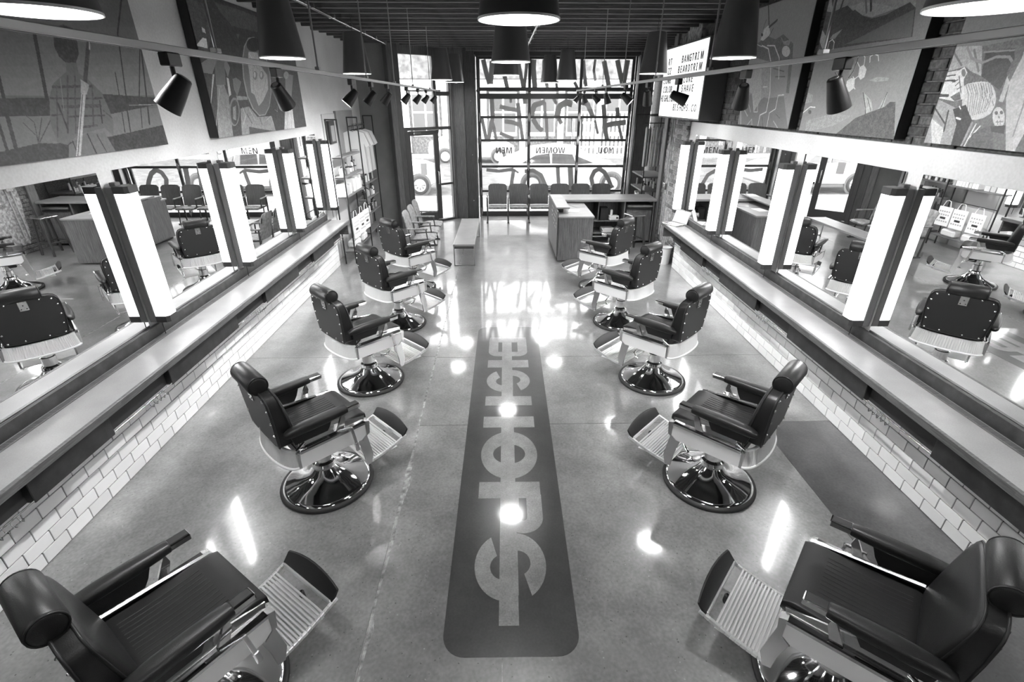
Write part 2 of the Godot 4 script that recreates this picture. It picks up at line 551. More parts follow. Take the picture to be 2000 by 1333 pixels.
func build_walls() -> void:
	# left wall with the pale door opening beside the shelves
	solid("wall_left", bxm(Vector3(LW - 0.1, 1.95, -2.8), Vector3(0.2, 4.3, 18.8)), M.white_wall)
	solid("wall_back", bxm(Vector3(0.3, 1.95, 6.6), Vector3(7.3, 4.3, 0.2)), M.white_wall)
	# tiled knee walls carrying the worktops
	for s: float in [-1.0, 1.0]:
		var face := -3.015 if s < 0 else 3.106
		var wall := LW if s < 0 else RW
		var end_z := -8.95 if s < 0 else -8.72
		var k := frame("wall_left_lower" if s < 0 else "wall_right_lower")
		part(k, "grout_bed", bxm(Vector3((face + s * 0.008 + wall) * 0.5, 0.4, (2.0 + end_z) * 0.5), Vector3(absf(wall - face) - 0.008, 0.8, 2.0 - end_z)), M.grout)
		var tile := MB.new()
		tile.box(Vector3.ZERO, Vector3(0.010, 0.0905, 0.1925), 0.0015)
		var tm := tile.mesh()
		var half := MB.new()
		half.box(Vector3.ZERO, Vector3(0.010, 0.0905, 0.0925), 0.0015)
		var hm := half.mesh()
		for r in 6:
			var z0 := end_z + (0.1 if r % 2 == 0 else 0.2)
			if r % 2 == 1: pass
			inst(k, "tile", hm if r % 2 == 1 else tm, M["tile%d" % (rng.randi() % 3)], Vector3(face + s * 0.003 + rng.randf() * 0.001, 0.049 + r * 0.098, end_z + (0.05 if r % 2 == 1 else 0.1)))
			var z := end_z + (0.2 if r % 2 == 1 else 0.3)
			while z < -1.25:
				inst(k, "tile", tm, M["tile%d" % (rng.randi() % 3)], Vector3(face + s * 0.003 + rng.randf() * 0.001, 0.049 + r * 0.098, z))
				z += 0.2
	# right brick wall: mortar body, single bricks where they can be told apart
	var w := frame("wall_right")
	part(w, "mortar_bed", bxm(Vector3(RW + 0.12, 1.95, -1.95), Vector3(0.22, 4.3, 17.0)), M.mortar)
	var br := MB.new()
	br.box(Vector3.ZERO, Vector3(0.03, 0.066, 0.202), 0.006)
	var bm := br.mesh()
	rng.seed = 71
	for r in 19:
		var y := 2.46 + r * 0.0765
		for zone in [[-4.45, -3.72], [-5.95, -5.5], [-8.55, -7.0]]:
			var z: float = floor(zone[0] / 0.213) * 0.213 + (0.107 if r % 2 else 0.0)
			while z < zone[1]:
				inst(w, "brick", bm, M["brick%d" % (rng.randi() % 4)], Vector3(RW + 0.008 + rng.randf_range(-0.004, 0.004), y, z), Basis(Vector3.UP, rng.randf_range(-0.012, 0.012)))
				z += 0.213
	var rest := MB.new()     # the bricks too small or too hidden to pick apart
	for r in 51:
		var z := -10.3 + (0.107 if r % 2 else 0.0)
		while z < -9.72:
			rest.box(Vector3(RW + 0.008 + rng.randf_range(-0.006, 0.006), 0.04 + r * 0.0765, z), Vector3(0.03, 0.064, 0.2))
			z += 0.213
	var ro := part(w, "far_bricks", rest, M.pale_brick2)
	ro.set_meta("kind", "stuff")
	# pale brick pier beyond the counter, half of it still plastered
	var p := frame("wall_right_pier")
	part(p, "mortar_bed", bxm(Vector3(3.235, 1.95, -9.36), Vector3(0.16, 4.2, 0.66)), M.plaster)
	for r in 32:
		var z := -9.60 + (0.107 if r % 2 else 0.0)
		while z < -9.02:
			if not (z < -9.3 and r < 12 and r > 1):
				inst(p, "brick", bm, M["pale_brick%d" % (rng.randi() % 3)], Vector3(3.158 + rng.randf_range(-0.005, 0.005), 0.04 + r * 0.0765, z), Basis(Vector3.UP, rng.randf_range(-0.02, 0.02)))
			z += 0.213
		if r % 2 == 0:
			inst(p, "brick", bm, M["pale_brick%d" % (rng.randi() % 3)], Vector3(3.235, 0.04 + r * 0.0765, -9.028), Basis(Vector3.UP, PI / 2 + rng.randf_range(-0.02, 0.02)))
	# patches of old plaster on the bricks
	for q in [[-9.95, 1.2, 0.24, 0.9, 0.012], [-9.88, 0.55, 0.2, 0.45, 0.016], [-10.12, 1.75, 0.16, 0.4, 0.020]]:
		var poly := PackedVector2Array()
		for i in 18:
			var a := TAU * i / 18.0
			poly.append(Vector2(cos(a) * q[2] * rng.randf_range(0.75, 1.1), sin(a) * q[3] * rng.randf_range(0.75, 1.1)))
		var b := MB.new()
		b.prism(poly, q[4], Transform3D(Basis(Vector3(0, 0, 1), Vector3(0, 1, 0), Vector3(-1, 0, 0)), Vector3(RW - 0.002 - q[4] * 0.1, q[1], q[0])))
		part(w, "plaster_patch", b, M.plaster)
	# bay at the street end on the right
	solid("wall_right_bay", bxm(Vector3(3.86, 1.95, -12.0), Vector3(0.2, 4.3, 3.2)), M.brick1)
	solid("wall_right_return", bxm(Vector3(3.6, 1.95, -10.5), Vector3(0.4, 4.3, 0.1)), M.mortar)
	solid("trim_1", bxm(Vector3(3.285, 1.95, -10.43), Vector3(0.17, 4.2, 0.2), 0.008), M.facade_wood)
	# white board behind the mirrors on the right
	solid("wall_right_board", bxm(Vector3((RB + RW) * 0.5 + 0.002, 1.64, -3.5), Vector3(RW - RB - 0.004, 1.6, 11.0), 0.003), M.white_wall)
	# end return wall on the left, dark grey
	solid("wall_front_left", bxm(Vector3(-2.76, 1.95, -12.2), Vector3(0.8, 4.3, 0.2)), M.grey_wall)

func build_ceiling() -> void:
	var c := frame("ceiling")
	part(c, "deck", bxm(Vector3(0.3, 4.14, -3.6), Vector3(7.4, 0.12, 20.6)), M.deck)
	var j := MB.new()
	j.box(Vector3.ZERO, Vector3(6.95, 0.27, 0.05), 0.004)
	var jm := j.mesh()
	for i in 47:
		inst(c, "joist", jm, M.joist, Vector3(0.31, 3.945, 6.36 - i * 0.42 - 0.04))
	part(c, "girder", bxm(Vector3(0.31, 3.90, -9.67), Vector3(6.9, 0.2, 0.09), 0.005), M.edge_wood)
	# board strips between the joists read as thin pale laths
	var n := 0
	for s in [[-2.3, -6.6, -11.6], [0.55, -8.2, -12.4]]:
		var b := MB.new()
		b.tube([Vector3(s[0], 3.775, s[1]), Vector3(s[0], 3.775, s[2])], 0.02, 8)
		var t := thing("ceiling_conduit", ["steel conduit under the joists along the white wall side", "steel conduit under the joists above the shop's middle"][n], "conduit", Vector3.ZERO, 0.0, "conduits under the ceiling")
		part(t, "pipe", b, M.chrome_soft)
		var z: float = s[1] - 0.6
		while z > s[2]:
			part(t, "clamp", bxm(Vector3(s[0], 3.785, z), Vector3(0.09, 0.05, 0.03), 0.004), M.steel)
			z -= 0.84
		n += 1

func pane_frame(root: Node3D, x0: float, x1: float, y0: float, y1: float, z := 0.0) -> void:
	part(root, "glass", bxm(Vector3((x0 + x1) * 0.5, (y0 + y1) * 0.5, z), Vector3(x1 - x0, y1 - y0, 0.008)), M.glass)

func build_front() -> void:
	# diagonal entry: pilaster, glazed door, sidelight, transoms
	var e := frame("wall_front_entry", Vector3(-2.4, 0, -11.9), deg_to_rad(41.5))
	part(e, "pilaster", bxm(Vector3(0.05, 1.95, -0.02), Vector3(0.14, 4.3, 0.16), 0.01), M.facade_wood)
	part(e, "pilaster", bxm(Vector3(0.205, 1.95, -0.05), Vector3(0.165, 4.3, 0.12), 0.01), M.dark_wood)
	part(e, "pilaster", bxm(Vector3(1.66, 1.95, -0.03), Vector3(0.14, 4.3, 0.14), 0.01), M.facade_wood)
	part(e, "header", bxm(Vector3(0.94, 3.86, -0.05), Vector3(1.34, 0.42, 0.1), 0.01), M.facade_wood)
	part(e, "mullion", bxm(Vector3(1.185, 2.85, -0.05), Vector3(0.08, 1.6, 0.09), 0.008), M.dark_steel)
	part(e, "rail", bxm(Vector3(0.94, 2.17, -0.05), Vector3(1.3, 0.07, 0.09), 0.008), M.dark_steel)
	part(e, "rail", bxm(Vector3(1.40, 2.90, -0.05), Vector3(0.36, 0.09, 0.08), 0.008), M.dark_steel)
	part(e, "jamb", bxm(Vector3(0.335, 1.08, -0.05), Vector3(0.09, 2.12, 0.1), 0.008), M.dark_steel)
	part(e, "jamb", bxm(Vector3(1.585, 1.83, -0.05), Vector3(0.03, 3.6, 0.1), 0.005), M.dark_steel)
	part(e, "threshold", bxm(Vector3(0.94, 0.025, -0.05), Vector3(1.36, 0.05, 0.14), 0.01), M.dark_steel)
	part(e, "rail", bxm(Vector3(1.405, 0.89, -0.05), Vector3(0.34, 0.05, 0.06), 0.006), M.dark_steel)
	part(e, "sign_strip", bxm(Vector3(1.05, 2.145, 0.01), Vector3(0.36, 0.022, 0.02), 0.004), M.chrome_soft)
	var wi := frame("window_1", Vector3(-2.4, 0, -11.9), deg_to_rad(41.5))
	pane_frame(wi, 0.29, 1.15, 2.2, 3.66, -0.05)
	pane_frame(wi, 1.22, 1.58, 2.2, 3.66, -0.05)
	var w2 := frame("window_2", Vector3(-2.4, 0, -11.9), deg_to_rad(41.5))
	pane_frame(w2, 1.24, 1.58, 0.05, 2.15, -0.05)
	var d := frame("door_1", Vector3(-2.4, 0, -11.9), deg_to_rad(41.5))
	part(d, "stile", bxm(Vector3(0.415, 1.09, -0.05), Vector3(0.07, 2.06, 0.05), 0.006), M.dark_steel)
	part(d, "stile", bxm(Vector3(1.155, 1.09, -0.05), Vector3(0.14, 2.06, 0.05), 0.006), M.dark_steel)
	part(d, "top_rail", bxm(Vector3(0.77, 2.075, -0.05), Vector3(0.66, 0.1, 0.05), 0.006), M.dark_steel)
	part(d, "bottom_rail", bxm(Vector3(0.77, 0.16, -0.05), Vector3(0.66, 0.22, 0.05), 0.006), M.dark_steel)
	pane_frame(d, 0.44, 1.09, 0.26, 2.04, -0.05)
	var hb := MB.new()
	hb.tube([Vector3(1.14, 0.92, -0.02), Vector3(1.14, 0.92, 0.03), Vector3(1.14, 1.2, 0.03), Vector3(1.14, 1.2, -0.02)], 0.011, 8)
	part(d, "handle", hb, M.steel, "steel pull handle")
	part(d, "closer", bxm(Vector3(0.62, 2.08, 0.0), Vector3(0.2, 0.045, 0.05), 0.006), M.chrome_soft)
	# paper notice and reversed opening-hours lettering on the door glass
	var no := lone("door_notice", bxm(Vector3.ZERO, Vector3(0.17, 0.27, 0.002)), M.paper, "white paper notice taped to the street door glass", "notice")
	no.position = Vector3(-2.4, 0, -11.9) + Basis(Vector3.UP, deg_to_rad(41.5)) * Vector3(0.76, 1.28, -0.043)
	no.rotation.y = deg_to_rad(41.5)
	# column between entry and garage door
	var col := frame("wall_front_pier")
	part(col, "post", bxm(Vector3(-1.0, 1.95, -13.06), Vector3(0.26, 4.3, 0.2), 0.01), M.facade_wood)
	part(col, "plate", bxm(Vector3(-0.745, 1.95, -13.10), Vector3(0.25, 4.3, 0.22), 0.008), M.dark_wood)
	for y in [0.45, 1.55, 2.75]: part(col, "bolt", bxm(Vector3(-0.72, y, -12.985), Vector3(0.03, 0.03, 0.02), 0.008), M.steel)
	part(col, "jamb_trim", bxm(Vector3(-0.607, 1.85, -13.12), Vector3(0.022, 3.7, 0.24), 0.003), M.steel)
	part(col, "track_rail", bxm(Vector3(-0.565, 1.85, -13.2), Vector3(0.03, 3.7, 0.08), 0.003), M.black_box)
	part(col, "jamb_trim", bxm(Vector3(3.225, 1.85, -13.12), Vector3(0.022, 3.7, 0.24), 0.003), M.steel)
	part(col, "track_rail", bxm(Vector3(3.185, 1.85, -13.2), Vector3(0.03, 3.7, 0.08), 0.003), M.black_box)
	part(col, "post", bxm(Vector3(3.42, 1.95, -13.2), Vector3(0.36, 4.3, 0.3), 0.01), M.facade_wood)
	var h := frame("wall_front_header")
	part(h, "beam", bxm(Vector3(1.3, 3.93, -13.28), Vector3(4.6, 0.5, 0.3), 0.01), M.dark_steel)
	part(h, "lath", bxm(Vector3(1.3, 3.80, -13.0), Vector3(4.2, 0.06, 0.2), 0.005), M.facade_wood)
	# glazed garage door
	var gd := frame("door_2")
	var xs := [-0.54, 0.68, 1.91, 3.14]
	var ys := [[3.03, 3.64], [2.42, 2.80], [1.89, 2.36], [1.275, 1.835], [0.665, 1.215], [0.12, 0.61]]
	for x in xs: part(gd, "stile", bxm(Vector3(x, 1.85, FZ), Vector3(0.07, 3.66, 0.05), 0.006), M.dark_steel)
	for r in [[3.68, 0.1], [3.0, 0.08], [2.85, 0.12], [2.39, 0.055], [1.8625, 0.055], [1.245, 0.06], [0.6375, 0.055], [0.06, 0.12]]:
		part(gd, "rail", bxm(Vector3(1.3, r[0], FZ + 0.004), Vector3(3.7, r[1], 0.055), 0.006), M.dark_steel)
	part(gd, "seal_strip", bxm(Vector3(1.3, 2.925, FZ + 0.03), Vector3(3.6, 0.012, 0.01)), M.steel)
	for r in ys:
		for i in 3: pane_frame(gd, xs[i] + 0.03, xs[i + 1] - 0.03, r[0] - 0.015, r[1] + 0.015, FZ)
	var hg := PackedVector2Array([Vector2(0, -0.11), Vector2(0.03, -0.03), Vector2(0.03, 0.03), Vector2(0, 0.11), Vector2(-0.03, 0.03), Vector2(-0.03, -0.03)])
	var hb2 := MB.new()
	hb2.prism(hg, 0.012)
	var hm := hb2.mesh()
	for y in [2.39, 1.8625, 1.245, 0.6375, 0.12]:
		for x in xs: inst(gd, "hinge", hm, M.steel, Vector3(x, y, FZ + 0.033))
	# big brushed letters painted on the panes, read from the street
	var k := 0
	for s in GLASS_STROKES:
		var pts := PackedVector2Array()
		for i in range(0, s[1].size(), 2): pts.append(Vector2(s[1][i], s[1][i + 1]))
		for poly in Geometry2D.offset_polyline(pts, s[0] * 0.5, Geometry2D.JOIN_ROUND, Geometry2D.END_BUTT):
			var b := MB.new()
			b.prism(poly, 0.0015, Transform3D(Basis(), Vector3(0, 0, FZ - 0.008 + 0.0001 * k)))
			part(gd, "brush_stroke", b, M.glass_paint, "grey brushed paint stroke")
			k = (k + 1) % 10
	for tx in [["YOU", 2.62, 0.12], ["WOMEN", 1.22, 0.12], ["MEN", 0.05, 0.12]]:
		var tm := TextMesh.new()
		tm.text = tx[0]
		tm.font = font()
		tm.font_size = 16
		tm.pixel_size = 0.012
		tm.depth = 0.002
		var o := inst(gd, "lettering", tm, M.ink, Vector3(tx[1], 1.62, FZ - 0.006), Basis(Vector3.UP, PI))
		o.set_meta("label", "small dark lettering facing the street")

var font_cache: SystemFont
func font() -> Font:
	if not font_cache:
		font_cache = SystemFont.new()
		font_cache.font_names = PackedStringArray(["Droid Sans"])
		font_cache.font_weight = 700
	return font_cache

# ---------------------------------------------------------------- street
func wheel(parent: Node3D, at: Vector3, r: float, hub: Material) -> void:
	var xf := Transform3D(Basis(Vector3.RIGHT, PI / 2), at)
	var b := MB.new()
	b.lathe([Vector2(r * 0.66, -0.09), Vector2(r * 0.92, -0.1), Vector2(r, -0.06), Vector2(r, 0.06), Vector2(r * 0.92, 0.1), Vector2(r * 0.66, 0.09)], 28, xf, true)
	part(parent, "tyre", b, M.rubber)
	var c := MB.new()
	c.lathe([Vector2(0.0, 0.05), Vector2(r * 0.2, 0.055), Vector2(r * 0.25, 0.03), Vector2(r * 0.55, 0.03), Vector2(r * 0.67, 0.09)], 28, xf)
	c.lathe([Vector2(r * 0.67, 0.085), Vector2(r * 0.67, -0.085)], 28, xf)
	var rim := part(parent, "rim", c, hub)
	for i in 8:
		var a := TAU * i / 8.0
		var hole := MB.new()
		hole.box(at + Vector3(cos(a) * r * 0.43, sin(a) * r * 0.43, 0.031), Vector3(r * 0.2, r * 0.13, 0.008), 0.002, Basis(Vector3(0, 0, 1), a))
		part(rim, "slot", hole, M.car_trim)

func car(label: String, at: Vector3, prof: Array, glass: Array, wheels: Array, wr: float, half: float, paint_: Material, hub: Material) -> void:
	var t := thing("parked_car", label, "car", at, 0.0, "cars parked along the street")
	# body: side outline swept across the width, drawn in towards roof and ends
	var rings := []
	for f in [[-1.0, 0.90], [-0.96, 0.97], [-0.6, 1.0], [0.0, 1.0], [0.6, 1.0], [0.96, 0.97], [1.0, 0.90]]:
		var ring := []
		for p in prof:
			var tuck := clampf((p.y - 0.85) / 0.7, 0.0, 1.0) * 0.16
			ring.append(Vector3(p.x * lerpf(1.0, f[1], 0.25), lerpf(0.55, p.y, f[1]), f[0] * half * (1.0 - tuck)))
		rings.append(ring)
	var b := MB.new()
	b.loft(rings)
	part(t, "body", b, paint_)
	for w in glass:
		var gm := MB.new()
		var poly := PackedVector2Array()
		for i in range(0, w.size(), 2): poly.append(Vector2(w[i], w[i + 1]))
		gm.prism(poly, 0.03, Transform3D(Basis(Vector3.RIGHT, -0.22), Vector3(0, 0.02, half + 0.185)))
		part(t, "side_window", gm, M.car_glass)
	for x in wheels:
		var ar := MB.new()
		ar.lathe([Vector2(wr * 0.9, 0.0), Vector2(wr * 1.2, 0.0), Vector2(wr * 1.2, 0.02), Vector2(wr * 0.9, 0.02)], 28, Transform3D(Basis(Vector3.RIGHT, PI / 2), Vector3(x, wr, half - 0.01)))
		part(t, "wheel_arch", ar, M.car_trim)
		wheel(t, Vector3(x, wr, half - 0.06), wr, hub)
	part(t, "sill", bxm(Vector3((wheels[0] + wheels[1]) * 0.5, 0.24, half - 0.05), Vector3(wheels[1] - wheels[0] - wr * 2.2, 0.1, 0.08), 0.02), M.car_trim)

func build_outside() -> void:
	solid("ground", bxm(Vector3(0, -0.26, -40.0), Vector3(60, 0.4, 53.0)), M.road)
	solid("pavement", bxm(Vector3(0, -0.12, -14.9), Vector3(60, 0.2, 2.7)), M.pavement)
	solid("pavement", bxm(Vector3(0, -0.12, -29.4), Vector3(60, 0.2, 2.4)), M.pavement)
	solid("kerb", bxm(Vector3(0, -0.11, -16.32), Vector3(60, 0.2, 0.16), 0.02), M.facade_white)
	var hatch := [Vector2(-2.1, 0.32), Vector2(-2.16, 0.62), Vector2(-2.08, 0.98), Vector2(-1.7, 1.12), Vector2(-1.0, 1.42), Vector2(-0.2, 1.5), Vector2(0.5, 1.44), Vector2(1.2, 1.06), Vector2(1.8, 0.9), Vector2(2.12, 0.72), Vector2(2.16, 0.4), Vector2(1.9, 0.26), Vector2(-1.9, 0.26)]
	car("white parked hatchback seen through the middle of the glass garage door", Vector3(2.0, -0.06, -17.85), hatch,
		[[-1.35, 0.98, -0.9, 1.22, -0.45, 1.28, -0.42, 0.97], [-0.36, 0.97, -0.36, 1.28, 0.3, 1.25, 0.42, 0.95], [0.48, 0.95, 0.38, 1.22, 1.0, 0.98]], [-1.0, 1.62], 0.33, 0.86, M.car_white, M.car_silver)
	var old := [Vector2(-2.1, 0.35), Vector2(-2.15, 0.7), Vector2(-1.9, 0.95), Vector2(-1.2, 1.35), Vector2(-0.4, 1.5), Vector2(0.3, 1.38), Vector2(0.75, 1.0), Vector2(1.4, 0.95), Vector2(1.95, 0.75), Vector2(2.05, 0.45), Vector2(1.8, 0.3), Vector2(-1.8, 0.3)]
	car("white vintage car parked outside the street door", Vector3(-4.1, -0.06, -17.75), old,
		[[-1.25, 1.0, -0.9, 1.22, -0.4, 1.3, -0.38, 0.98], [-0.3, 0.98, -0.3, 1.3, 0.15, 1.24, 0.42, 0.98]], [-1.35, 1.4], 0.31, 0.82, M.car_white, M.car_silver)
	car("silver car parked across the street", Vector3(-1.5, -0.06, -27.0), hatch,
		[[-1.35, 0.98, -0.9, 1.22, -0.45, 1.28, -0.42, 0.97], [-0.36, 0.97, -0.36, 1.28, 0.3, 1.25, 0.42, 0.95], [0.48, 0.95, 0.38, 1.22, 1.0, 0.98]], [-1.3, 1.34], 0.33, 0.86, M.car_silver, M.facade_white)
	# brick shopfronts across the street
	var bl := thing("shop_building", "pale brick shop building with white pilasters across the street", "building", Vector3(0, 0, -31.0))
	part(bl, "wall", bxm(Vector3(1.0, 4.0, -1.0), Vector3(44, 8.2, 2.0)), M.far_brick)
	part(bl, "cornice", bxm(Vector3(1.0, 3.55, 0.12), Vector3(44, 0.5, 0.26), 0.03), M.facade_white)
	part(bl, "fascia", bxm(Vector3(1.0, 4.7, 0.03), Vector3(44, 1.7, 0.06), 0.02), M.facade)
	for i in 12:
		var x := -12.0 + i * 2.2
		part(bl, "pilaster", bxm(Vector3(x, 1.75, 0.1), Vector3(0.34, 3.5, 0.2), 0.02), M.facade_white)
		var wd := part(bl, "window", bxm(Vector3(x + 1.1, 2.05, 0.02), Vector3(1.55, 2.3, 0.06), 0.01), M.facade_white)
		for q in [[-0.38, 0.62], [0.38, 0.62], [-0.38, -0.45], [0.38, -0.45]]:
			part(wd, "pane", bxm(Vector3(x + 1.1 + q[0], 2.05 + q[1] * 0.95, 0.055), Vector3(0.66, 0.85 if q[1] > 0 else 1.0, 0.02)), M.far_pane)
	# white picket rails of a terrace opposite
	var fe := thing("picket_fence", "white picket fence panels across the street", "fence", Vector3(4.2, 0, -28.6))
	for i in 18: part(fe, "picket", bxm(Vector3(i * 0.22, 1.1, 0), Vector3(0.11, 2.2, 0.03), 0.004), M.facade_white)
	for y in [0.5, 1.7]: part(fe, "rail", bxm(Vector3(1.87, y, -0.035), Vector3(3.9, 0.09, 0.04), 0.004), M.facade_white)

# ---------------------------------------------------------------- counters, mirrors, vanity lights
func build_counters() -> void:
	for s: float in [-1.0, 1.0]:
		var left: bool = s < 0
		var front := -2.71 if left else 2.785
		var wall := -3.122 if left else 3.178
		var z1 := -8.87 if left else -8.62
		var z0 := 1.2
		var t := thing("barber_counter", "long pale worktop with dark apron along the white wall" if left else "long pale worktop with dark apron below the brick wall", "counter")
		var mid := (front + wall) * 0.5
		part(t, "worktop", bxm(Vector3(mid - s * 0.006, CT - 0.015, (z0 + z1) * 0.5), Vector3(absf(wall - front) - 0.012, 0.03, z0 - z1), 0.002), M.worktop)
		part(t, "front_edge", bxm(Vector3(front + s * 0.006, CT - 0.0255, (z0 + z1) * 0.5), Vector3(0.028, 0.055, z0 - z1), 0.004), M.edge_wood)
		part(t, "back_lip", bxm(Vector3(wall - s * 0.018, CT + 0.05, (z0 + z1 - 0.1) * 0.5), Vector3(0.03, 0.1, z0 - z1 - 0.1), 0.003), M.lip, "dark upright strip along the mirrors")
		part(t, "back_strip", bxm(Vector3(wall - s * 0.075, CT + 0.003, (z0 + z1) * 0.5), Vector3(0.05, 0.012, z0 - z1), 0.002), M.edge_wood)
		# apron: closed boxes, solid black blocks between them painting the dark of open cubbies, a hook rail in each cubby
		var ax := front + s * 0.055
		var off := 0.0 if left else 0.35
		var edges := [1.2, -1.62, -2.25, -2.92, -3.6, -4.76, -5.45, -6.47, -7.08, -8.02, -8.55]
		for i in range(0, edges.size() - 1):
			var a: float = edges[i] + (off if i > 0 else 0.0)
			var b: float = edges[i + 1] + off
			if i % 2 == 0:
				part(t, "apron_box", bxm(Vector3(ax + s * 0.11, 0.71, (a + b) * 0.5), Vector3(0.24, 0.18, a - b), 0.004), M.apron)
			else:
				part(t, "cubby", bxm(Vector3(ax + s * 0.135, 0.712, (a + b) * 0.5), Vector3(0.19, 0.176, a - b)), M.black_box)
				var rk := MB.new()
				rk.box(Vector3(ax - s * 0.004, 0.635, (a + b) * 0.5), Vector3(0.006, 0.012, a - b), 0.001)
				var rail := part(t, "tool_rail", rk, M.chrome_soft, "thin steel tool rail")
				for k in 5:
					var hk := MB.new()
					var hz := b + 0.12 + k * 0.045
					hk.tube([Vector3(ax - s * 0.006, 0.635, hz), Vector3(ax - s * 0.012, 0.605, hz), Vector3(ax - s * 0.035, 0.60, hz), Vector3(ax - s * 0.04, 0.62, hz)], 0.0035, 6)
					part(rail, "hook", hk, M.chrome_soft)
		part(t, "end_panel", bxm(Vector3(mid, 0.71, z1 + 0.02), Vector3(absf(wall - front) - 0.08, 0.22, 0.03), 0.003), M.edge_wood)

func build_mirrors_and_lamps() -> void:
	var lz := [[-4.13, -5.76, -7.45, -9.08], [-3.92, -5.53, -7.18, -8.75]]
	var ord := ["first", "second", "third", "fourth"]
	for side in 2:
		var s := -1.0 if side == 0 else 1.0
		var face := LW if side == 0 else RB
		var wallname := "on the white wall" if side == 0 else "under the brick wall"
		var zs: Array = lz[side]
		for i in 4:
			var a: float = (1.0 if i == 0 else zs[i - 1] - 0.085)
			var b: float = zs[i] + 0.085
			var mm := thing("wall_mirror", "frameless mirror above the worktop %s, %s from the street" % [wallname, ord[3 - i]], "mirror", Vector3.ZERO, 0.0, "mirrors above the worktops")
			part(mm, "backing", bxm(Vector3(face - s * 0.003, 1.565, (a + b) * 0.5), Vector3(0.004, 1.37, a - b)), M.mirror_edge)
			part(mm, "pane", bxm(Vector3(face - s * 0.0065, 1.565, (a + b) * 0.5), Vector3(0.003, 1.37, a - b)), M.mirror)
		for i in 4:
			var label := "tall glowing vanity light between mirrors %s, %s from the street" % [wallname, ord[3 - i]]
			var t := thing("vanity_light", label, "wall light", Vector3(face - s * 0.012, 0, zs[i]), 0.0 if side == 0 else PI, "vanity lights between the mirrors")
			# local: +x into the room
			part(t, "housing", bxm(Vector3(0.035, 1.565, 0), Vector3(0.06, 1.15, 0.152), 0.004), M.lamp_metal)
			var pr := PackedVector2Array([Vector2(0, -0.07), Vector2(0.085, -0.07), Vector2(0.108, -0.048), Vector2(0.108, 0.048), Vector2(0.085, 0.07), Vector2(0, 0.07)])
			var df := MB.new()
			df.prism(pr, 1.05, Transform3D(Basis(Vector3(1, 0, 0), Vector3(0, 0, 1), Vector3(0, 1, 0)), Vector3(0.066, 1.04, 0)))
			part(t, "diffuser", df, M.diffuser, "glowing white diffuser")
			for y in [0.99, 2.09]:
				var cp := PackedVector2Array()
				for q in pr: cp.append(Vector2(q.x * 1.05 - 0.002, q.y * 1.08))
				var cb := MB.new()
				cb.prism(cp, 0.055, Transform3D(Basis(Vector3(1, 0, 0), Vector3(0, 0, 1), Vector3(0, 1, 0)), Vector3(0.066, y, 0)))
				part(t, "end_cap", cb, M.lamp_cap)
			part(t, "top_bracket", bxm(Vector3(0.045, 2.155, 0), Vector3(0.05, 0.03, 0.06), 0.004), M.lamp_metal)
			var cr := MB.new()
			cr.tube([Vector3(0.075, 0.995, 0.03), Vector3(0.075, 0.8615, 0.03)], 0.004, 6)
			part(t, "cable", cr, M.black_metal)
			var al := AreaLight3D.new()
			al.name = "glow"
			al.area_size = Vector2(0.13, 1.05)
			lamp_common(al, E_VANITY)
			al.area_range = 14.0
			t.add_child(al)
			al.position = Vector3(0.182, 1.565, 0)
			al.rotation.y = -PI / 2

# ---------------------------------------------------------------- barber chair
# local: +x the way the sitter faces, +z the sitter's right hand, origin on the floor under the column
func rrect(hw: float, hh: float, r: float, n := 4) -> PackedVector2Array:
	var p := PackedVector2Array()
	for c in [[1, 1, 0.0], [-1, 1, PI / 2], [-1, -1, PI], [1, -1, 3 * PI / 2]]:
		for i in n + 1:
			var a: float = c[2] + PI / 2 * i / n
			p.append(Vector2(c[0] * (hw - r) + cos(a) * r, c[1] * (hh - r) + sin(a) * r))
	return p

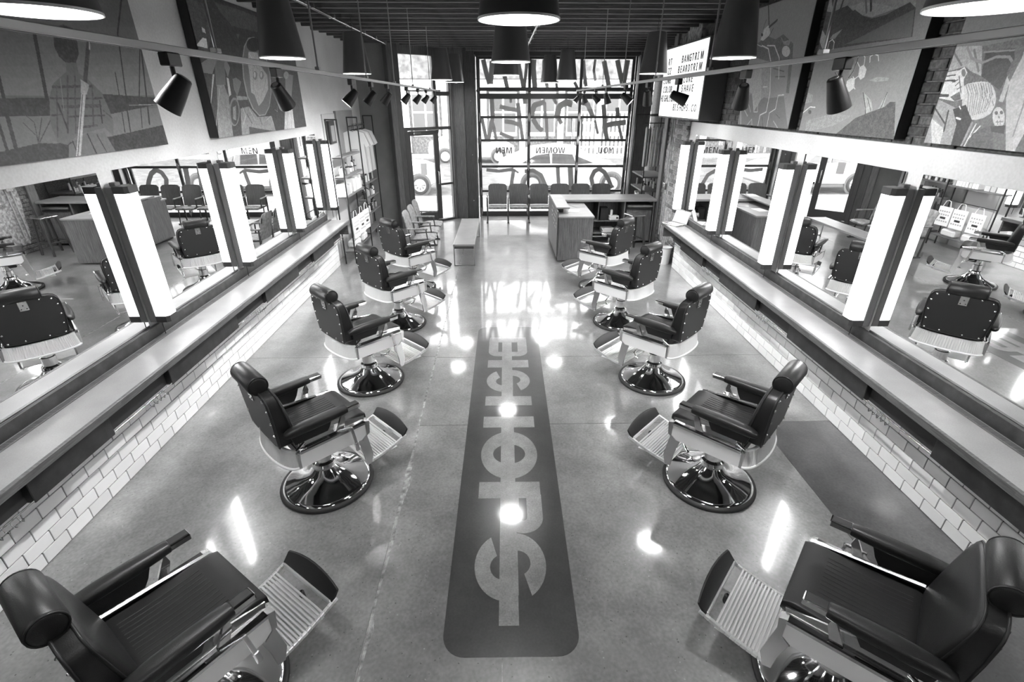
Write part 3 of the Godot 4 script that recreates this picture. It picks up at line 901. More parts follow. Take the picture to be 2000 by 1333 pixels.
func make_chair(label: String) -> Node3D:
	var t := thing("barber_chair", label, "barber chair", Vector3.ZERO, 0.0, "barber chairs")
	var b := MB.new()
	b.lathe([Vector2(0.30, 0.0), Vector2(0.350, 0.0), Vector2(0.356, 0.014), Vector2(0.350, 0.030), Vector2(0.325, 0.036)], 48, Transform3D(), true)
	part(t, "base_ring", b, M.rubber, "black rubber base ring")
	b = MB.new()
	b.lathe([Vector2(0.330, 0.034), Vector2(0.322, 0.044), Vector2(0.306, 0.05), Vector2(0.24, 0.072), Vector2(0.17, 0.105), Vector2(0.115, 0.145), Vector2(0.09, 0.178), Vector2(0.078, 0.19)], 64, Transform3D(), true)
	part(t, "base", b, M.chrome, "polished chrome dish base")
	b = MB.new()
	b.lathe([Vector2(0.088, 0.18), Vector2(0.092, 0.20), Vector2(0.085, 0.225), Vector2(0.072, 0.235), Vector2(0.066, 0.24), Vector2(0.066, 0.33), Vector2(0.052, 0.335), Vector2(0.052, 0.46)], 32)
	part(t, "column", b, M.chrome)
	b = MB.new()
	b.box(Vector3(0, 0.455, 0), Vector3(0.30, 0.07, 0.24), 0.012)
	b.box(Vector3(0.08, 0.40, 0), Vector3(0.10, 0.07, 0.10), 0.012)
	part(t, "under_carriage", b, M.black_metal)
	b = MB.new()
	b.tube([Vector3(0.06, 0.40, 0.05), Vector3(0.16, 0.37, 0.07), Vector3(0.24, 0.31, 0.06), Vector3(0.25, 0.24, 0.0), Vector3(0.18, 0.22, -0.05)], 0.011, 8)
	part(t, "pump_pedal", b, M.chrome)
	# enamel side panels in chrome frames
	for s: float in [-1.0, 1.0]:
		var poly := PackedVector2Array([Vector2(-0.265, 0.478), Vector2(0.195, 0.470), Vector2(0.235, 0.50), Vector2(0.245, 0.588), Vector2(-0.255, 0.588)])
		b = MB.new()
		b.prism(poly, 0.028, Transform3D(Basis(), Vector3(0, 0, s * 0.292 - 0.014)))
		var sp := part(t, "side_panel", b, M.enamel, "white enamel side panel")
		b = MB.new()
		b.box(Vector3(-0.005, 0.602, s * 0.288), Vector3(0.50, 0.03, 0.05), 0.006)
		part(sp, "top_trim", b, M.chrome)
		b = MB.new()
		b.prism(PackedVector2Array([Vector2(0.196, 0.465), Vector2(0.262, 0.505), Vector2(0.272, 0.605), Vector2(0.236, 0.618), Vector2(0.236, 0.50)]), 0.046, Transform3D(Basis(), Vector3(0, 0, s * 0.288 - 0.023)))
		part(sp, "front_trim", b, M.chrome_soft)
		b = MB.new()
		b.box(Vector3(-0.268, 0.54, s * 0.292), Vector3(0.02, 0.13, 0.036), 0.005)
		part(sp, "rear_trim", b, M.chrome_soft)
	# rounded, ribbed skirt behind the seat
	var outer := []
	var K := 240
	for row in [[0.480, 1.0, 1.0], [0.486, 1.0, 1.0], [0.602, 0.80, 1.0], [0.612, 0.78, 0.0]]:
		var ring := []
		for i in K + 1:
			var a := -PI / 2 + PI * i / K
			var rib: float = 0.0042 * row[2] * cos(i * TAU / 6.0)
			ring.append(Vector3(-0.262 - (0.105 * row[1] + rib) * pow(maxf(cos(a), 0.0), 0.8), row[0], lerpf(0.292, 0.292 * row[1], 0.25) * sin(a)))
		outer.append(ring)
	for i in range(outer.size() - 1, -1, -1):
		var ring := []
		for p in outer[i]: ring.append(Vector3(p.x + 0.02, p.y, p.z * 0.95))
		outer.append(ring)
	b = MB.new()
	b.loft(outer, false, false)
	part(t, "rear_skirt", b, M.ribbed, "ribbed pale skirt behind the seat")
	var rim := []
	for i in 25:
		var a := -PI / 2 + PI * i / 24.0
		rim.append(Vector3(-0.262 - 0.109 * pow(maxf(cos(a), 0.0), 0.8), 0.478, 0.295 * sin(a)))
	b = MB.new()
	b.tube(rim, 0.010, 8)
	part(t, "skirt_rim", b, M.enamel)
	# cushion with sewn channels, front edge rolled
	var rings := []
	var NX := 15
	for i in NX:
		var f := float(i) / (NX - 1)
		var x := lerpf(-0.235, 0.285, f)
		var e := 1.0
		if f < 0.08: e = sqrt(maxf(0.0, 1.0 - pow((0.08 - f) / 0.08, 2.0))) * 0.5 + 0.5
		if f > 0.86: e = sqrt(maxf(0.0, 1.0 - pow((f - 0.86) / 0.145, 2.0)))
		var top := 0.622 + 0.030 * e - 0.012 * sin(f * PI)
		var bot := 0.60 - 0.07 * (e if f > 0.5 else 1.0) * 0.9
		var ring := []
		var NT := 40
		for k in NT + 1:
			var u := -1.0 + 2.0 * k / NT
			var zz := 0.238 * signf(u) * (1.0 - pow(1.0 - absf(u), 1.6)) if absf(u) > 0.85 else 0.238 * u * (1.0 - pow(0.15, 1.6)) / 0.85
			var yy := top
			if absf(u) > 0.85: yy = top - 0.035 * pow((absf(u) - 0.85) / 0.15, 2.0)
			
			ring.append(Vector3(x, yy, zz))
		for u in [0.9, 0.3, -0.3, -0.9]: ring.append(Vector3(x, bot, 0.232 * u))
		rings.append(ring)
	b = MB.new()
	b.loft(rings)
	part(t, "seat_cushion", b, M.leather, "black leather seat with sewn channels")
	for i in 13:        # sewn channels along the cushion
		b = MB.new()
		var zz := -0.168 + i * 0.028
		var sp := []
		for k in 10:
			var f := 0.10 + 0.075 * k
			sp.append(Vector3(lerpf(-0.235, 0.285, f), 0.652 - 0.012 * sin(f * PI) + 0.0002, zz))
		b.tube(sp, 0.0022, 5)
		part(t, "seam", b, M.leather)
	part(t, "seat_pan", bxm(Vector3(-0.01, 0.535, 0), Vector3(0.46, 0.08, 0.52), 0.01), M.black_metal)
	for s: float in [-1.0, 1.0]:
		b = MB.new()
		b.prism(PackedVector2Array([Vector2(-0.245, 0.602), Vector2(0.25, 0.602), Vector2(0.262, 0.634), Vector2(0.10, 0.655), Vector2(-0.215, 0.69)]), 0.016, Transform3D(Basis(Vector3.RIGHT, -0.35 * s), Vector3(0, 0.036, s * 0.262 + s * 0.208 - 0.008)))
		part(t, "side_plate", b, M.chrome_soft, "polished plate under the armrest")
	# arms
	for s: float in [-1.0, 1.0]:
		rings = []
		for q in [[-0.325, 0.010, 0.008, 0.765], [-0.315, 0.026, 0.020, 0.768], [-0.28, 0.037, 0.030, 0.772], [-0.18, 0.044, 0.034, 0.776], [-0.05, 0.045, 0.034, 0.778], [0.06, 0.041, 0.031, 0.779], [0.115, 0.036, 0.027, 0.780], [0.122, 0.030, 0.022, 0.780]]:
			var ring := []
			for k in 20:
				var a := TAU * k / 20.0
				var cx := signf(cos(a)) * pow(absf(cos(a)), 0.75)
				var sy := signf(sin(a)) * pow(absf(sin(a)), 0.75)
				ring.append(Vector3(q[0], q[3] + sy * q[2], s * 0.292 + cx * q[1]))
			rings.append(ring)
		b = MB.new()
		b.loft(rings)
		var arm := part(t, "armrest", b, M.leather, "padded black armrest")
		b = MB.new()
		b.box(Vector3(0.165, 0.779, s * 0.292), Vector3(0.10, 0.036, 0.062), 0.005)
		part(arm, "end_block", b, M.chrome)
		part(arm, "end_inlay", bxm(Vector3(0.165, 0.798, s * 0.292), Vector3(0.084, 0.004, 0.044), 0.001), M.black_metal)
		b = MB.new()
		b.prism(PackedVector2Array([Vector2(-0.285, 0.755), Vector2(0.02, 0.765), Vector2(-0.005, 0.70), Vector2(-0.03, 0.66), Vector2(-0.265, 0.66)]), 0.022, Transform3D(Basis(), Vector3(0, 0, s * 0.270 - 0.011)))
		var ap := part(arm, "arm_panel", b, M.leather)
		b = MB.new()
		b.prism(PackedVector2Array([Vector2(0.02, 0.62), Vector2(0.075, 0.62), Vector2(0.10, 0.70), Vector2(0.088, 0.755), Vector2(0.068, 0.72)]), 0.016, Transform3D(Basis(), Vector3(0, 0, s * 0.288 - 0.008)))
		part(arm, "arm_strut", b, M.chrome)
		b = MB.new()
		b.tube([Vector3(-0.27, 0.615, s * 0.285), Vector3(-0.20, 0.645, s * 0.27)], 0.011, 8)
		part(arm, "hinge_bolt", b, M.chrome)
	# lever on the right hand
	b = MB.new()
	b.bar(Vector3(0.02, 0.645, 0.318), Vector3(0.12, 0.635, 0.335), 0.02, 0.014, 0.004)
	b.bar(Vector3(0.115, 0.64, 0.335), Vector3(0.135, 0.49, 0.335), 0.014, 0.022, 0.004)
	b.bar(Vector3(0.135, 0.50, 0.335), Vector3(0.142, 0.42, 0.335), 0.022, 0.03, 0.006)
	part(t, "recline_lever", b, M.chrome_soft)
	# back: a wedge, thick at the seat and thin at the top; flat studded board behind
	var outline := PackedVector2Array()              # (z, y)
	for q in [[0.0, 0.635], [0.15, 0.638], [0.225, 0.648], [0.243, 0.67], [0.256, 0.76], [0.266, 0.88], [0.266, 0.97], [0.258, 1.012], [0.236, 1.044], [0.20, 1.058], [0.11, 1.066], [0.0, 1.068]]: outline.append(Vector2(q[0], q[1]))
	for i in range(outline.size() - 2, 0, -1): outline.append(Vector2(-outline[i].x, outline[i].y))
	var shell := []
	for q in [[0.0, 0.965], [0.03, 1.0], [0.74, 1.0], [0.88, 0.985], [0.97, 0.94], [1.03, 0.84], [1.07, 0.66], [1.09, 0.4], [1.10, 0.08]]:
		var ring := []
		for p in outline:
			var y: float = 0.85 + (p.y - 0.85) * q[1]
			var h := (y - 0.635) / 0.433
			ring.append(Vector3(lerpf(lerpf(-0.350, -0.378, h), lerpf(-0.205, -0.292, h), q[0]), y, p.x * q[1]))
		shell.append(ring)
	b = MB.new()
	b.loft(shell)
	var back := part(t, "backrest", b, M.leather, "black upholstered backrest")
	var rear := func(y: float, out: float) -> float: return lerpf(-0.350, -0.378, (y - 0.635) / 0.433) - out
	b = MB.new()
	var pipe := []
	for p in outline: pipe.append(Vector3(rear.call(p.y, -0.004), p.y, p.x * 1.002))
	pipe.append(pipe[0])
	b.tube(pipe, 0.006, 6)
	part(back, "rear_piping", b, M.back_board)
	b = MB.new()
	pipe = []
	for p in outline: pipe.append(Vector3(lerpf(rear.call(p.y, 0.0), lerpf(-0.205, -0.292, (p.y - 0.635) / 0.433), 0.80), p.y, p.x))
	pipe.append(pipe[0])
	b.tube(pipe, 0.006, 6)
	part(back, "front_piping", b, M.leather)
	b = MB.new()
	var board := PackedVector2Array()
	for p in outline: board.append(Vector2(p.x * 0.955, 0.85 + (p.y - 0.85) * 0.955))
	var bx := Basis(Vector3(0, 0, 1), 0.0646)
	var bo := Vector3(-0.350, 0.635, 0)
	b.prism(board, 0.006, Transform3D(bx * Basis(Vector3(0, 0, 1), Vector3(0, 1, 0), Vector3(-1, 0, 0)), bo + bx * Vector3(0.002, -0.635, 0)))
	part(back, "back_board", b, M.back_board, "flat black board with chrome studs")
	var st := MB.new()
	st.lathe([Vector2(0.010, 0.0), Vector2(0.009, 0.004), Vector2(0.0055, 0.0075), Vector2(0.0, 0.009)], 10, Transform3D(bx * Basis(Vector3(0, 0, 1), PI / 2), Vector3.ZERO), true)
	var sm := st.mesh()
	for q in [[0.215, 0.665], [0.228, 0.76], [0.237, 0.86], [0.24, 0.96], [0.212, 1.025], [0.125, 1.04], [0.09, 0.66]]:
		for s: float in [-1.0, 1.0]: inst(back, "stud", sm, M.chrome, Vector3(rear.call(q[1], 0.003), q[1], q[0] * s))
	b = MB.new()
	b.box(Vector3(rear.call(1.02, 0.008), 1.02, 0), Vector3(0.008, 0.13, 0.07), 0.003, bx)
	var pl := part(back, "headrest_plate", b, M.chrome_soft, "steel headrest plate")
	for q in [[-0.02, 0.975], [0.02, 0.975], [0.0, 1.01]]:
		part(pl, "screw", bxm(Vector3(rear.call(q[1], 0.013), q[1], q[0]), Vector3(0.004, 0.01, 0.01), 0.003), M.black_metal)
	# roll headrest
	var hp := Vector3(-0.362, 1.108, 0)
	b = MB.new()
	b.lathe([Vector2(0.0, -0.158), Vector2(0.045, -0.158), Vector2(0.060, -0.150), Vector2(0.066, -0.138), Vector2(0.067, 0.138), Vector2(0.060, 0.150), Vector2(0.045, 0.158), Vector2(0.0, 0.158)], 28, Transform3D(Basis(Vector3.RIGHT, PI / 2), hp), true)
	var hr := part(t, "headrest", b, M.leather, "rolled black headrest")
	for s: float in [-1.0, 1.0]:
		b = MB.new()
		var wl := []
		for i in 25: wl.append(hp + Vector3(cos(TAU * i / 24.0) * 0.061, sin(TAU * i / 24.0) * 0.061, s * 0.151))
		b.tube(wl, 0.004, 6)
		part(hr, "welt", b, M.leather)
	b = MB.new()
	for s: float in [-1.0, 1.0]: b.bar(Vector3(-0.386, 1.04, s * 0.018), hp + Vector3(-0.01, -0.03, s * 0.018), 0.01, 0.008, 0.002)
	part(hr, "stem", b, M.chrome)
	# footrest
	for s: float in [-1.0, 1.0]:
		b = MB.new()
		b.prism(PackedVector2Array([Vector2(0.175, 0.49), Vector2(0.262, 0.49), Vector2(0.30, 0.25), Vector2(0.275, 0.165), Vector2(0.235, 0.175), Vector2(0.225, 0.27)]), 0.016, Transform3D(Basis(), Vector3(0, 0, s * 0.236 - 0.008)))
		part(t, "footrest_arm", b, M.chrome_soft)
	var curve := []
	for i in 14:
		var f := i / 13.0
		curve.append(Vector2(lerpf(0.245, 0.615, f), 0.185 + 0.025 * f + 0.05 * f * f))
	var ft := Node3D.new()
	ft.name = "footrest"
	t.add_child(ft)
	for s: float in [-1.0, 1.0]:
		b = MB.new()
		var pth := []
		for c in curve: pth.append(Vector3(c.x, c.y - 0.012, s * 0.226))
		for i in pth.size() - 1: b.bar(pth[i], pth[i + 1] + (pth[i + 1] - pth[i]) * 0.1, 0.018, 0.028, 0.004)
		part(ft, "rail", b, M.alloy)
	for i in 15:
		var f := (i + 0.6) / 19.5
		b = MB.new()
		var y := 0.185 + 0.025 * f + 0.05 * f * f
		b.bar(Vector3(lerpf(0.245, 0.615, f), y - 0.006, -0.219), Vector3(lerpf(0.245, 0.615, f), y - 0.006, 0.219), 0.014, 0.012, 0.003)
		part(ft, "tread", b, M.alloy)
	part(ft, "tread_plate", bxm(Vector3(0.395, 0.174, 0), Vector3(0.27, 0.004, 0.43)), M.alloy)
	b = MB.new()
	rings = []
	for i in 9:
		var f := -1.0 + 0.25 * i
		var bul := 0.03 * (1.0 - f * f)
		var th := 0.010 if absf(f) < 0.99 else 0.004
		var ring := []
		for p in [Vector2(0.592, 0.240 - th * 0.5), Vector2(0.634 + bul * 0.7, 0.295 + bul - th * 0.5), Vector2(0.636 + bul * 0.7, 0.306 + bul), Vector2(0.624 + bul * 0.7, 0.300 + bul + th * 0.3), Vector2(0.582, 0.250 + th * 0.3), Vector2(0.582, 0.244)]: ring.append(Vector3(p.x, p.y, f * 0.230))
		rings.append(ring)
	b.loft(rings)
	part(ft, "pad", b, M.leather, "black footrest pad")
	part(ft, "pad_edge", bxm(Vector3(0.578, 0.244, 0), Vector3(0.012, 0.034, 0.44), 0.004), M.alloy)
	b = MB.new()
	b.lathe([Vector2(0.014, 0.13), Vector2(0.018, 0.145), Vector2(0.014, 0.19), Vector2(0.006, 0.20)], 12, Transform3D(Basis(), Vector3(0.54, 0.02, 0)))
	part(ft, "stop_foot", b, M.rubber)
	return t

func build_chairs() -> void:
	var ord := ["fifth", "fourth", "third", "second", "first"]
	var proto: Node3D
	var L := [[-1.49, -1.51, 54.0], [-1.415, -3.10, 44.5], [-1.445, -4.70, 45.5], [-1.41, -6.22, 46.0], [-1.45, -7.70, 47.0]]
	var R := [[1.67, -1.52, 138.5], [1.635, -3.05, 136.0], [1.62, -4.66, 134.6], [1.595, -6.22, 133.0], [1.60, -7.68, 136.0]]
	for i in 5:
		var label: String = "black and chrome barber chair in the white wall row, %s from the street door" % ord[i]
		if i == 0:
			proto = make_chair(label)
			proto.position = Vector3(L[0][0], 0, L[0][1])
			proto.rotation.y = deg_to_rad(L[0][2])
		else:
			copy(proto, label, Vector3(L[i][0], 0, L[i][1]), deg_to_rad(L[i][2]))
	for i in 5:
		copy(proto, "black and chrome barber chair in the brick wall row, %s from the reception desk" % ord[i], Vector3(R[i][0], 0, R[i][1]), deg_to_rad(R[i][2]))

# ---------------------------------------------------------------- floor sign
func strip(pts: Array, w: float) -> Array:
	var p := PackedVector2Array()
	for q in pts: p.append(q)
	return Geometry2D.offset_polyline(p, w * 0.5, Geometry2D.JOIN_ROUND, Geometry2D.END_BUTT)

func arc(c: Vector2, rx: float, ry: float, a0: float, a1: float, n := 16) -> Array:
	var o := []
	for i in n + 1:
		var a := deg_to_rad(lerpf(a0, a1, float(i) / n))
		o.append(c + Vector2(cos(a) * rx, sin(a) * ry))
	return o

func build_sign() -> void:
	# letter space: x = reading direction (towards the back of the shop), y = letter height
	var t := thing("floor_sign", "dark stained panel with pale BISHOPS lettering on the concrete floor", "floor sign", Vector3(0.045, 0, -3.88), -0.007)
	var flat_up := Basis(Vector3(0, 0, 1), Vector3(1, 0, 0), Vector3(0, 1, 0))
	var b := MB.new()
	b.prism(rrect(2.2, 0.388, 0.13, 8), 0.0012, Transform3D(flat_up, Vector3(0, 0.0004, 0)))
	part(t, "panel", b, M.stain, "dark stain with rounded corners")
	var z := func(v: float) -> float: return v + 3.88
	var letters := []
	# B
	var r0: float = z.call(-5.75)
	letters.append([strip([Vector2(r0 + 0.05, -0.176), Vector2(r0 + 0.05, 0.176)] + [Vector2(r0 + 0.40, 0.176)] + arc(Vector2(r0 + 0.40, 0.116), 0.06, 0.06, 90, 0, 5) + [Vector2(r0 + 0.46, 0.0)], 0.115),
		strip([Vector2(r0 + 0.05, -0.118), Vector2(r0 + 0.05, -0.176)] + [Vector2(r0 + 0.40, -0.176)] + arc(Vector2(r0 + 0.40, -0.116), 0.06, 0.06, -90, 0, 5) + [Vector2(r0 + 0.46, 0.0)], 0.115), strip([Vector2(r0 - 0.005, 0.0), Vector2(r0 + 0.14, 0.0)], 0.46)])
	letters.append([strip([Vector2(z.call(-5.135), 0.0), Vector2(z.call(-4.957), 0.0)], 0.47)])
	for c in [z.call(-4.662), z.call(-2.28)]:
		var k := 1.0 if c < 0.0 else 1.12
		var lobe := PackedVector2Array()
		for q in arc(Vector2(0.0, 0.03), 0.235 * k, 0.205, 180, 30, 20): lobe.append(q)
		for q in arc(Vector2(-0.015, 0.045), 0.088 * k, 0.088, 30, 180, 12): lobe.append(q)
		var pieces := []
		for s: float in [1.0, -1.0]:
			var pl := PackedVector2Array()
			for q in lobe: pl.append(Vector2(c, 0.0) + q * s)
			pieces.append(pl)
		var core := PackedVector2Array([Vector2(c - 0.2 * k, -0.05), Vector2(c + 0.2 * k, -0.05), Vector2(c + 0.2 * k, 0.05), Vector2(c - 0.2 * k, 0.05)])
		for q in pieces:
			var un := Geometry2D.merge_polygons(core, q)
			if un.size() == 1: core = un[0]
		pieces = [core]
		letters.append([pieces])
	letters.append([strip([Vector2(z.call(-4.344), 0.0), Vector2(z.call(-4.173), 0.0)], 0.47), strip([Vector2(z.call(-3.977), 0.0), Vector2(z.call(-3.801), 0.0)], 0.48)])
	var oc := Vector2(z.call(-3.417), 0.0)
	var halves := []
	for h0 in [0.0, 180.0]:
		var pl := PackedVector2Array()
		for q in arc(oc, 0.315, 0.242, h0, h0 + 180.0, 28): pl.append(q)
		for q in arc(oc, 0.130, 0.138, h0 + 180.0, h0, 20): pl.append(q)
		halves.append(pl)
	letters.append([halves])
	letters.append([strip([Vector2(z.call(-3.066), 0.0), Vector2(z.call(-2.886), 0.0)], 0.48),
		strip([Vector2(z.call(-2.92), 0.185), Vector2(z.call(-2.70), 0.185)] + arc(Vector2(z.call(-2.69), 0.10), 0.09, 0.085, 85, -85, 10) + [Vector2(z.call(-2.92), 0.012)], 0.115)])
	letters.append([strip([Vector2(z.call(-6.07), -0.012), Vector2(z.call(-1.86), -0.012)], 0.118)])
	var i := 0
	for l in letters:
		var lm := MB.new()
		var lift := 0.0006 if i == letters.size() - 1 else 0.0
		for group_ in l:
			for poly in group_:
				lm.prism(poly, 0.0012, Transform3D(flat_up, Vector3(0, 0.0010 + lift, 0)))
				lift += 0.00012
		part(t, "letter" if i < letters.size() - 1 else "centre_bar", lm, M.letter, "pale concrete letter" if i < letters.size() - 1 else "pale bar through the letters")
		i += 1

# ---------------------------------------------------------------- lights overhead
func build_tracks() -> void:
	var Y := 2.92
	for side in 2:
		var left := side == 0
		var s := -1.0 if left else 1.0
		var x := -1.21 if left else 1.40
		var t := thing("track_rail", "grey lighting track hung over the %s chairs" % ("white wall" if left else "brick wall"), "light track")
		part(t, "rail", bxm(Vector3(x, Y, -4.6), Vector3(0.024, 0.024, 11.2), 0.002), M.track)
		part(t, "slot", bxm(Vector3(x, Y - 0.0125, -4.6), Vector3(0.010, 0.002, 11.1)), M.black_box)
		for z in [-1.15, -2.45, -3.75, -5.05, -6.35, -7.65, -9.45]:
			var b := MB.new()
			b.tube([Vector3(x, Y + 0.015, z), Vector3(x, 3.83, z)], 0.006, 6)
			part(t, "hanger", b, M.track)
			part(t, "hanger_clip", bxm(Vector3(x, Y + 0.022, z), Vector3(0.03, 0.02, 0.04), 0.003), M.track)
		var zs := [-2.1, -3.05, -4.52, -5.18, -5.9, -7.1, -8.06, -8.93, -10.01] if left else [-2.29, -3.18, -4.37, -5.26, -6.2, -7.3, -8.17, -9.28, -10.1]
		# where every head points: across to the wall beside it, some on along the shop
		var aims := [[-0.75, -1.0, 0.25], [0.15, -1.0, -0.75], [-0.9, -1.0, 0.3], [-0.9, -1.1, 0.2], [-0.8, -1.0, 0.0], [-0.8, -1.0, 0.25], [-0.9, -1.0, 0.1], [-0.9, -1.0, 0.1], [-0.9, -1.0, 0.1]] if left else [[0.55, -1.05, -0.1], [0.25, -1.0, -0.6], [1.0, -0.45, 0.2], [0.25, -1.0, -0.4], [0.9, -0.8, 0.3], [0.4, -1.1, 0.0], [0.9, -0.9, 0.2], [0.5, -1.1, 0.0], [-0.8, -1.0, 0.2]]
		var ord := ["first", "second", "third", "fourth", "fifth", "sixth", "seventh", "eighth", "ninth"]
		for i in zs.size():
			spot(Vector3(x, Y - 0.012, zs[i]), Vector3(aims[i][0], aims[i][1], aims[i][2]).normalized(), "black cone spotlight on the %s track, %s from the street end" % ["white wall" if left else "brick wall", ord[8 - i]])

func spot(at: Vector3, dir: Vector3, label: String) -> void:
	var t := thing("track_spotlight", label, "spotlight", at, 0.0, "spotlights on the tracks")
	part(t, "adapter", bxm(Vector3(0, -0.022, 0), Vector3(0.036, 0.045, 0.085), 0.004), M.black_metal)
	var b := MB.new()
	b.tube([Vector3(0, -0.04, 0), Vector3(0, -0.105, 0)], 0.0085, 8)
	part(t, "stem", b, M.black_metal)
	var y := dir
	var side := Vector3.UP.cross(y).normalized()
	var xf := Transform3D(Basis(side, y, side.cross(y)) * Basis.from_scale(Vector3.ONE * 0.8), Vector3(0, -0.135, 0) - y * 0.03 + Vector3(dir.x, 0, dir.z) * 0.02)
	b = MB.new()
	b.lathe([Vector2(0.0, -0.05), Vector2(0.030, -0.05), Vector2(0.036, -0.044), Vector2(0.052, 0.06), Vector2(0.058, 0.115), Vector2(0.054, 0.115)], 28, xf)
	var hd := part(t, "head", b, M.black_metal)
	b = MB.new()
	b.lathe([Vector2(0.040, 0.055), Vector2(0.055, 0.115)], 28, xf, false, true)
	part(hd, "reflector", b, M.shade_in)
	b = MB.new()
	b.lathe([Vector2(0.0, 0.062), Vector2(0.043, 0.062)], 24, xf)
	part(hd, "lamp_face", b, M.spot_face)
	b = MB.new()
	b.lathe([Vector2(0.021, -0.049), Vector2(0.021, -0.053), Vector2(0.0, -0.053)], 20, xf)
	part(hd, "rear_disc", b, M.track)
	var l := SpotLight3D.new()
	l.name = "beam"
	l.spot_range = 14.0
	l.spot_angle = 55.0
	l.spot_attenuation = 2.0
	l.light_size = 0.04
	lamp_common(l, E_SPOT)
	t.add_child(l)
	l.position = xf * Vector3(0, 0.072, 0)
	var zz := -y
	var xx := Vector3.UP.cross(zz).normalized()
	l.basis = Basis(xx, zz.cross(xx), zz)

func build_pendants() -> void:
	var P := [
		[0.09, -2.88, "grey metal cone pendant over the floor sign, first from the shop's rear"], [0.10, -5.83, "grey metal cone pendant over the floor sign's street end"], [0.08, -8.76, "grey metal cone pendant between desk and bench"],
		[-1.72, -2.22, "grey metal cone pendant before the forest photo print"], [-2.04, -5.36, "grey metal cone pendant before the collage print"], [-2.12, -8.32, "grey metal cone pendant on the white wall side beyond the prints"],
		[1.74, -2.06, "grey metal cone pendant before the tiger print"], [2.16, -5.25, "grey metal cone pendant before the antelope print"], [2.24, -8.23, "grey metal cone pendant before the lightbox menu"],
		[-1.13, -10.66, "grey metal cone pendant over the street end of the bench"], [-1.0, -12.0, "grey metal cone pendant just inside the entry pier"],
		[1.28, -10.89, "grey metal cone pendant over the corner of the desk"], [1.06, -12.2, "grey metal cone pendant above the row of theatre seats"]]
	for z in [0.07, 3.0]:        # the rows go on behind the camera
		for x in [-2.05, 0.09, 2.12]:
			P.append([x, z + (0.5 if x != 0.09 else 0.0), "grey metal cone pendant in the %s row of the shop's rear" % ("nearer" if z < 1.0 else "last")])
	var Y := 3.11
	for p in P:
		var t := thing("pendant_light", p[2], "pendant light", Vector3(p[0], -0.06 if absf(p[1]) < 2.5 else 0.0, p[1]), 0.0, "cone pendants")
		var b := MB.new()
		b.lathe([Vector2(0.0, Y + 0.525), Vector2(0.122, Y + 0.525), Vector2(0.128, Y + 0.52), Vector2(0.2, Y + 0.012), Vector2(0.202, Y), Vector2(0.197, Y)], 48)
		var sh := part(t, "shade", b, M.shade_out, "dark spun metal shade")
		b = MB.new()
		b.lathe([Vector2(0.0, Y + 0.515), Vector2(0.118, Y + 0.515), Vector2(0.197, Y)], 40, Transform3D(), false, true)
		part(sh, "lining", b, M.shade_in, "white inside of the shade")
		b = MB.new()
		b.lathe([Vector2(0.1985, Y - 0.004), Vector2(0.203, Y - 0.004), Vector2(0.203, Y + 0.006), Vector2(0.1985, Y + 0.006)], 40)
		part(sh, "rim", b, M.white)
		b = MB.new()
		b.lathe([Vector2(0.0, Y + 0.20), Vector2(0.03, Y + 0.21), Vector2(0.05, Y + 0.25), Vector2(0.045, Y + 0.29), Vector2(0.02, Y + 0.34), Vector2(0.018, Y + 0.40), Vector2(0.0, Y + 0.40)], 20, Transform3D(), true)
		part(t, "bulb", b, M.bulb, "glowing bulb")
		b = MB.new()
		b.tube([Vector3(0, Y + 0.39, 0), Vector3(0, Y + 0.515, 0)], 0.02, 10)
		part(t, "socket", b, M.black_metal)
		b = MB.new()
		b.tube([Vector3(0, Y + 0.52, 0), Vector3(0, 4.13, 0)], 0.004, 6)
		part(t, "cord", b, M.black_metal)
		b = MB.new()
		b.lathe([Vector2(0.0, 4.04), Vector2(0.05, 4.045), Vector2(0.055, 4.078), Vector2(0.0, 4.078)], 20)
		part(t, "canopy", b, M.black_metal)
		var l := OmniLight3D.new()
		l.name = "glow"
		l.omni_range = 14.0
		l.omni_attenuation = 2.0
		l.light_size = 0.16
		lamp_common(l, E_PENDANT)
		t.add_child(l)
		l.position = Vector3(0, Y + 0.16, 0)

# ---------------------------------------------------------------- prints on the walls
func build_art() -> void:
	var defs := [
		[ART_L1, -1, -2.4, -4.93, 2.39, 3.74, 0.07, "large dark print of a person in plaid shirt with a sword by a lake", 640, 336, 3],
		[ART_L2, -1, -5.78, -8.42, 2.39, 3.74, 0.10, "large dark collage print of robed figures around an oval plate", 720, 368, 4],
		[ART_R1, 1, -5.85, -7.13, 2.47, 3.76, 0.10, "print of an antelope above mountains and pale winding paths", 512, 512, 5],
		[ART_R2, 1, -4.22, -5.62, 2.47, 3.76, 0.10, "print of mountains with butterfly wings and white hexagons", 560, 512, 6],
		[ART_R3, 1, -2.45, -3.90, 2.47, 3.76, 0.10, "print of a white tiger beside bare legs and a skull", 560, 512, 7]]
	for d in defs:
		var s: float = d[1]
		var wall := LW if s < 0 else RW
		var t := thing("art_print", d[7], "art print", Vector3.ZERO, 0.0, "large prints above the mirrors")
		var zm: float = (d[2] + d[3]) * 0.5
		part(t, "panel", bxm(Vector3(wall - s * d[6] * 0.5, (d[4] + d[5]) * 0.5, zm), Vector3(d[6] - 0.01, d[5] - d[4], d[2] - d[3]), 0.003), M.black_metal)
		var m := StandardMaterial3D.new()
		m.albedo_texture = paint(d[0], d[8], d[9], d[10])
		m.roughness = 0.45
		var b := MB.new()
		var x: float = wall - s * (d[6] + 0.002)
		var zl: float = d[2] if s < 0 else d[3]
		var zr: float = d[3] if s < 0 else d[2]
		b.print_face(Vector3(x, d[5], zl), Vector3(x, d[5], zr), Vector3(x, d[4], zr), Vector3(x, d[4], zl), Vector3(-s, 0, 0))
		part(t, "print", b, m)

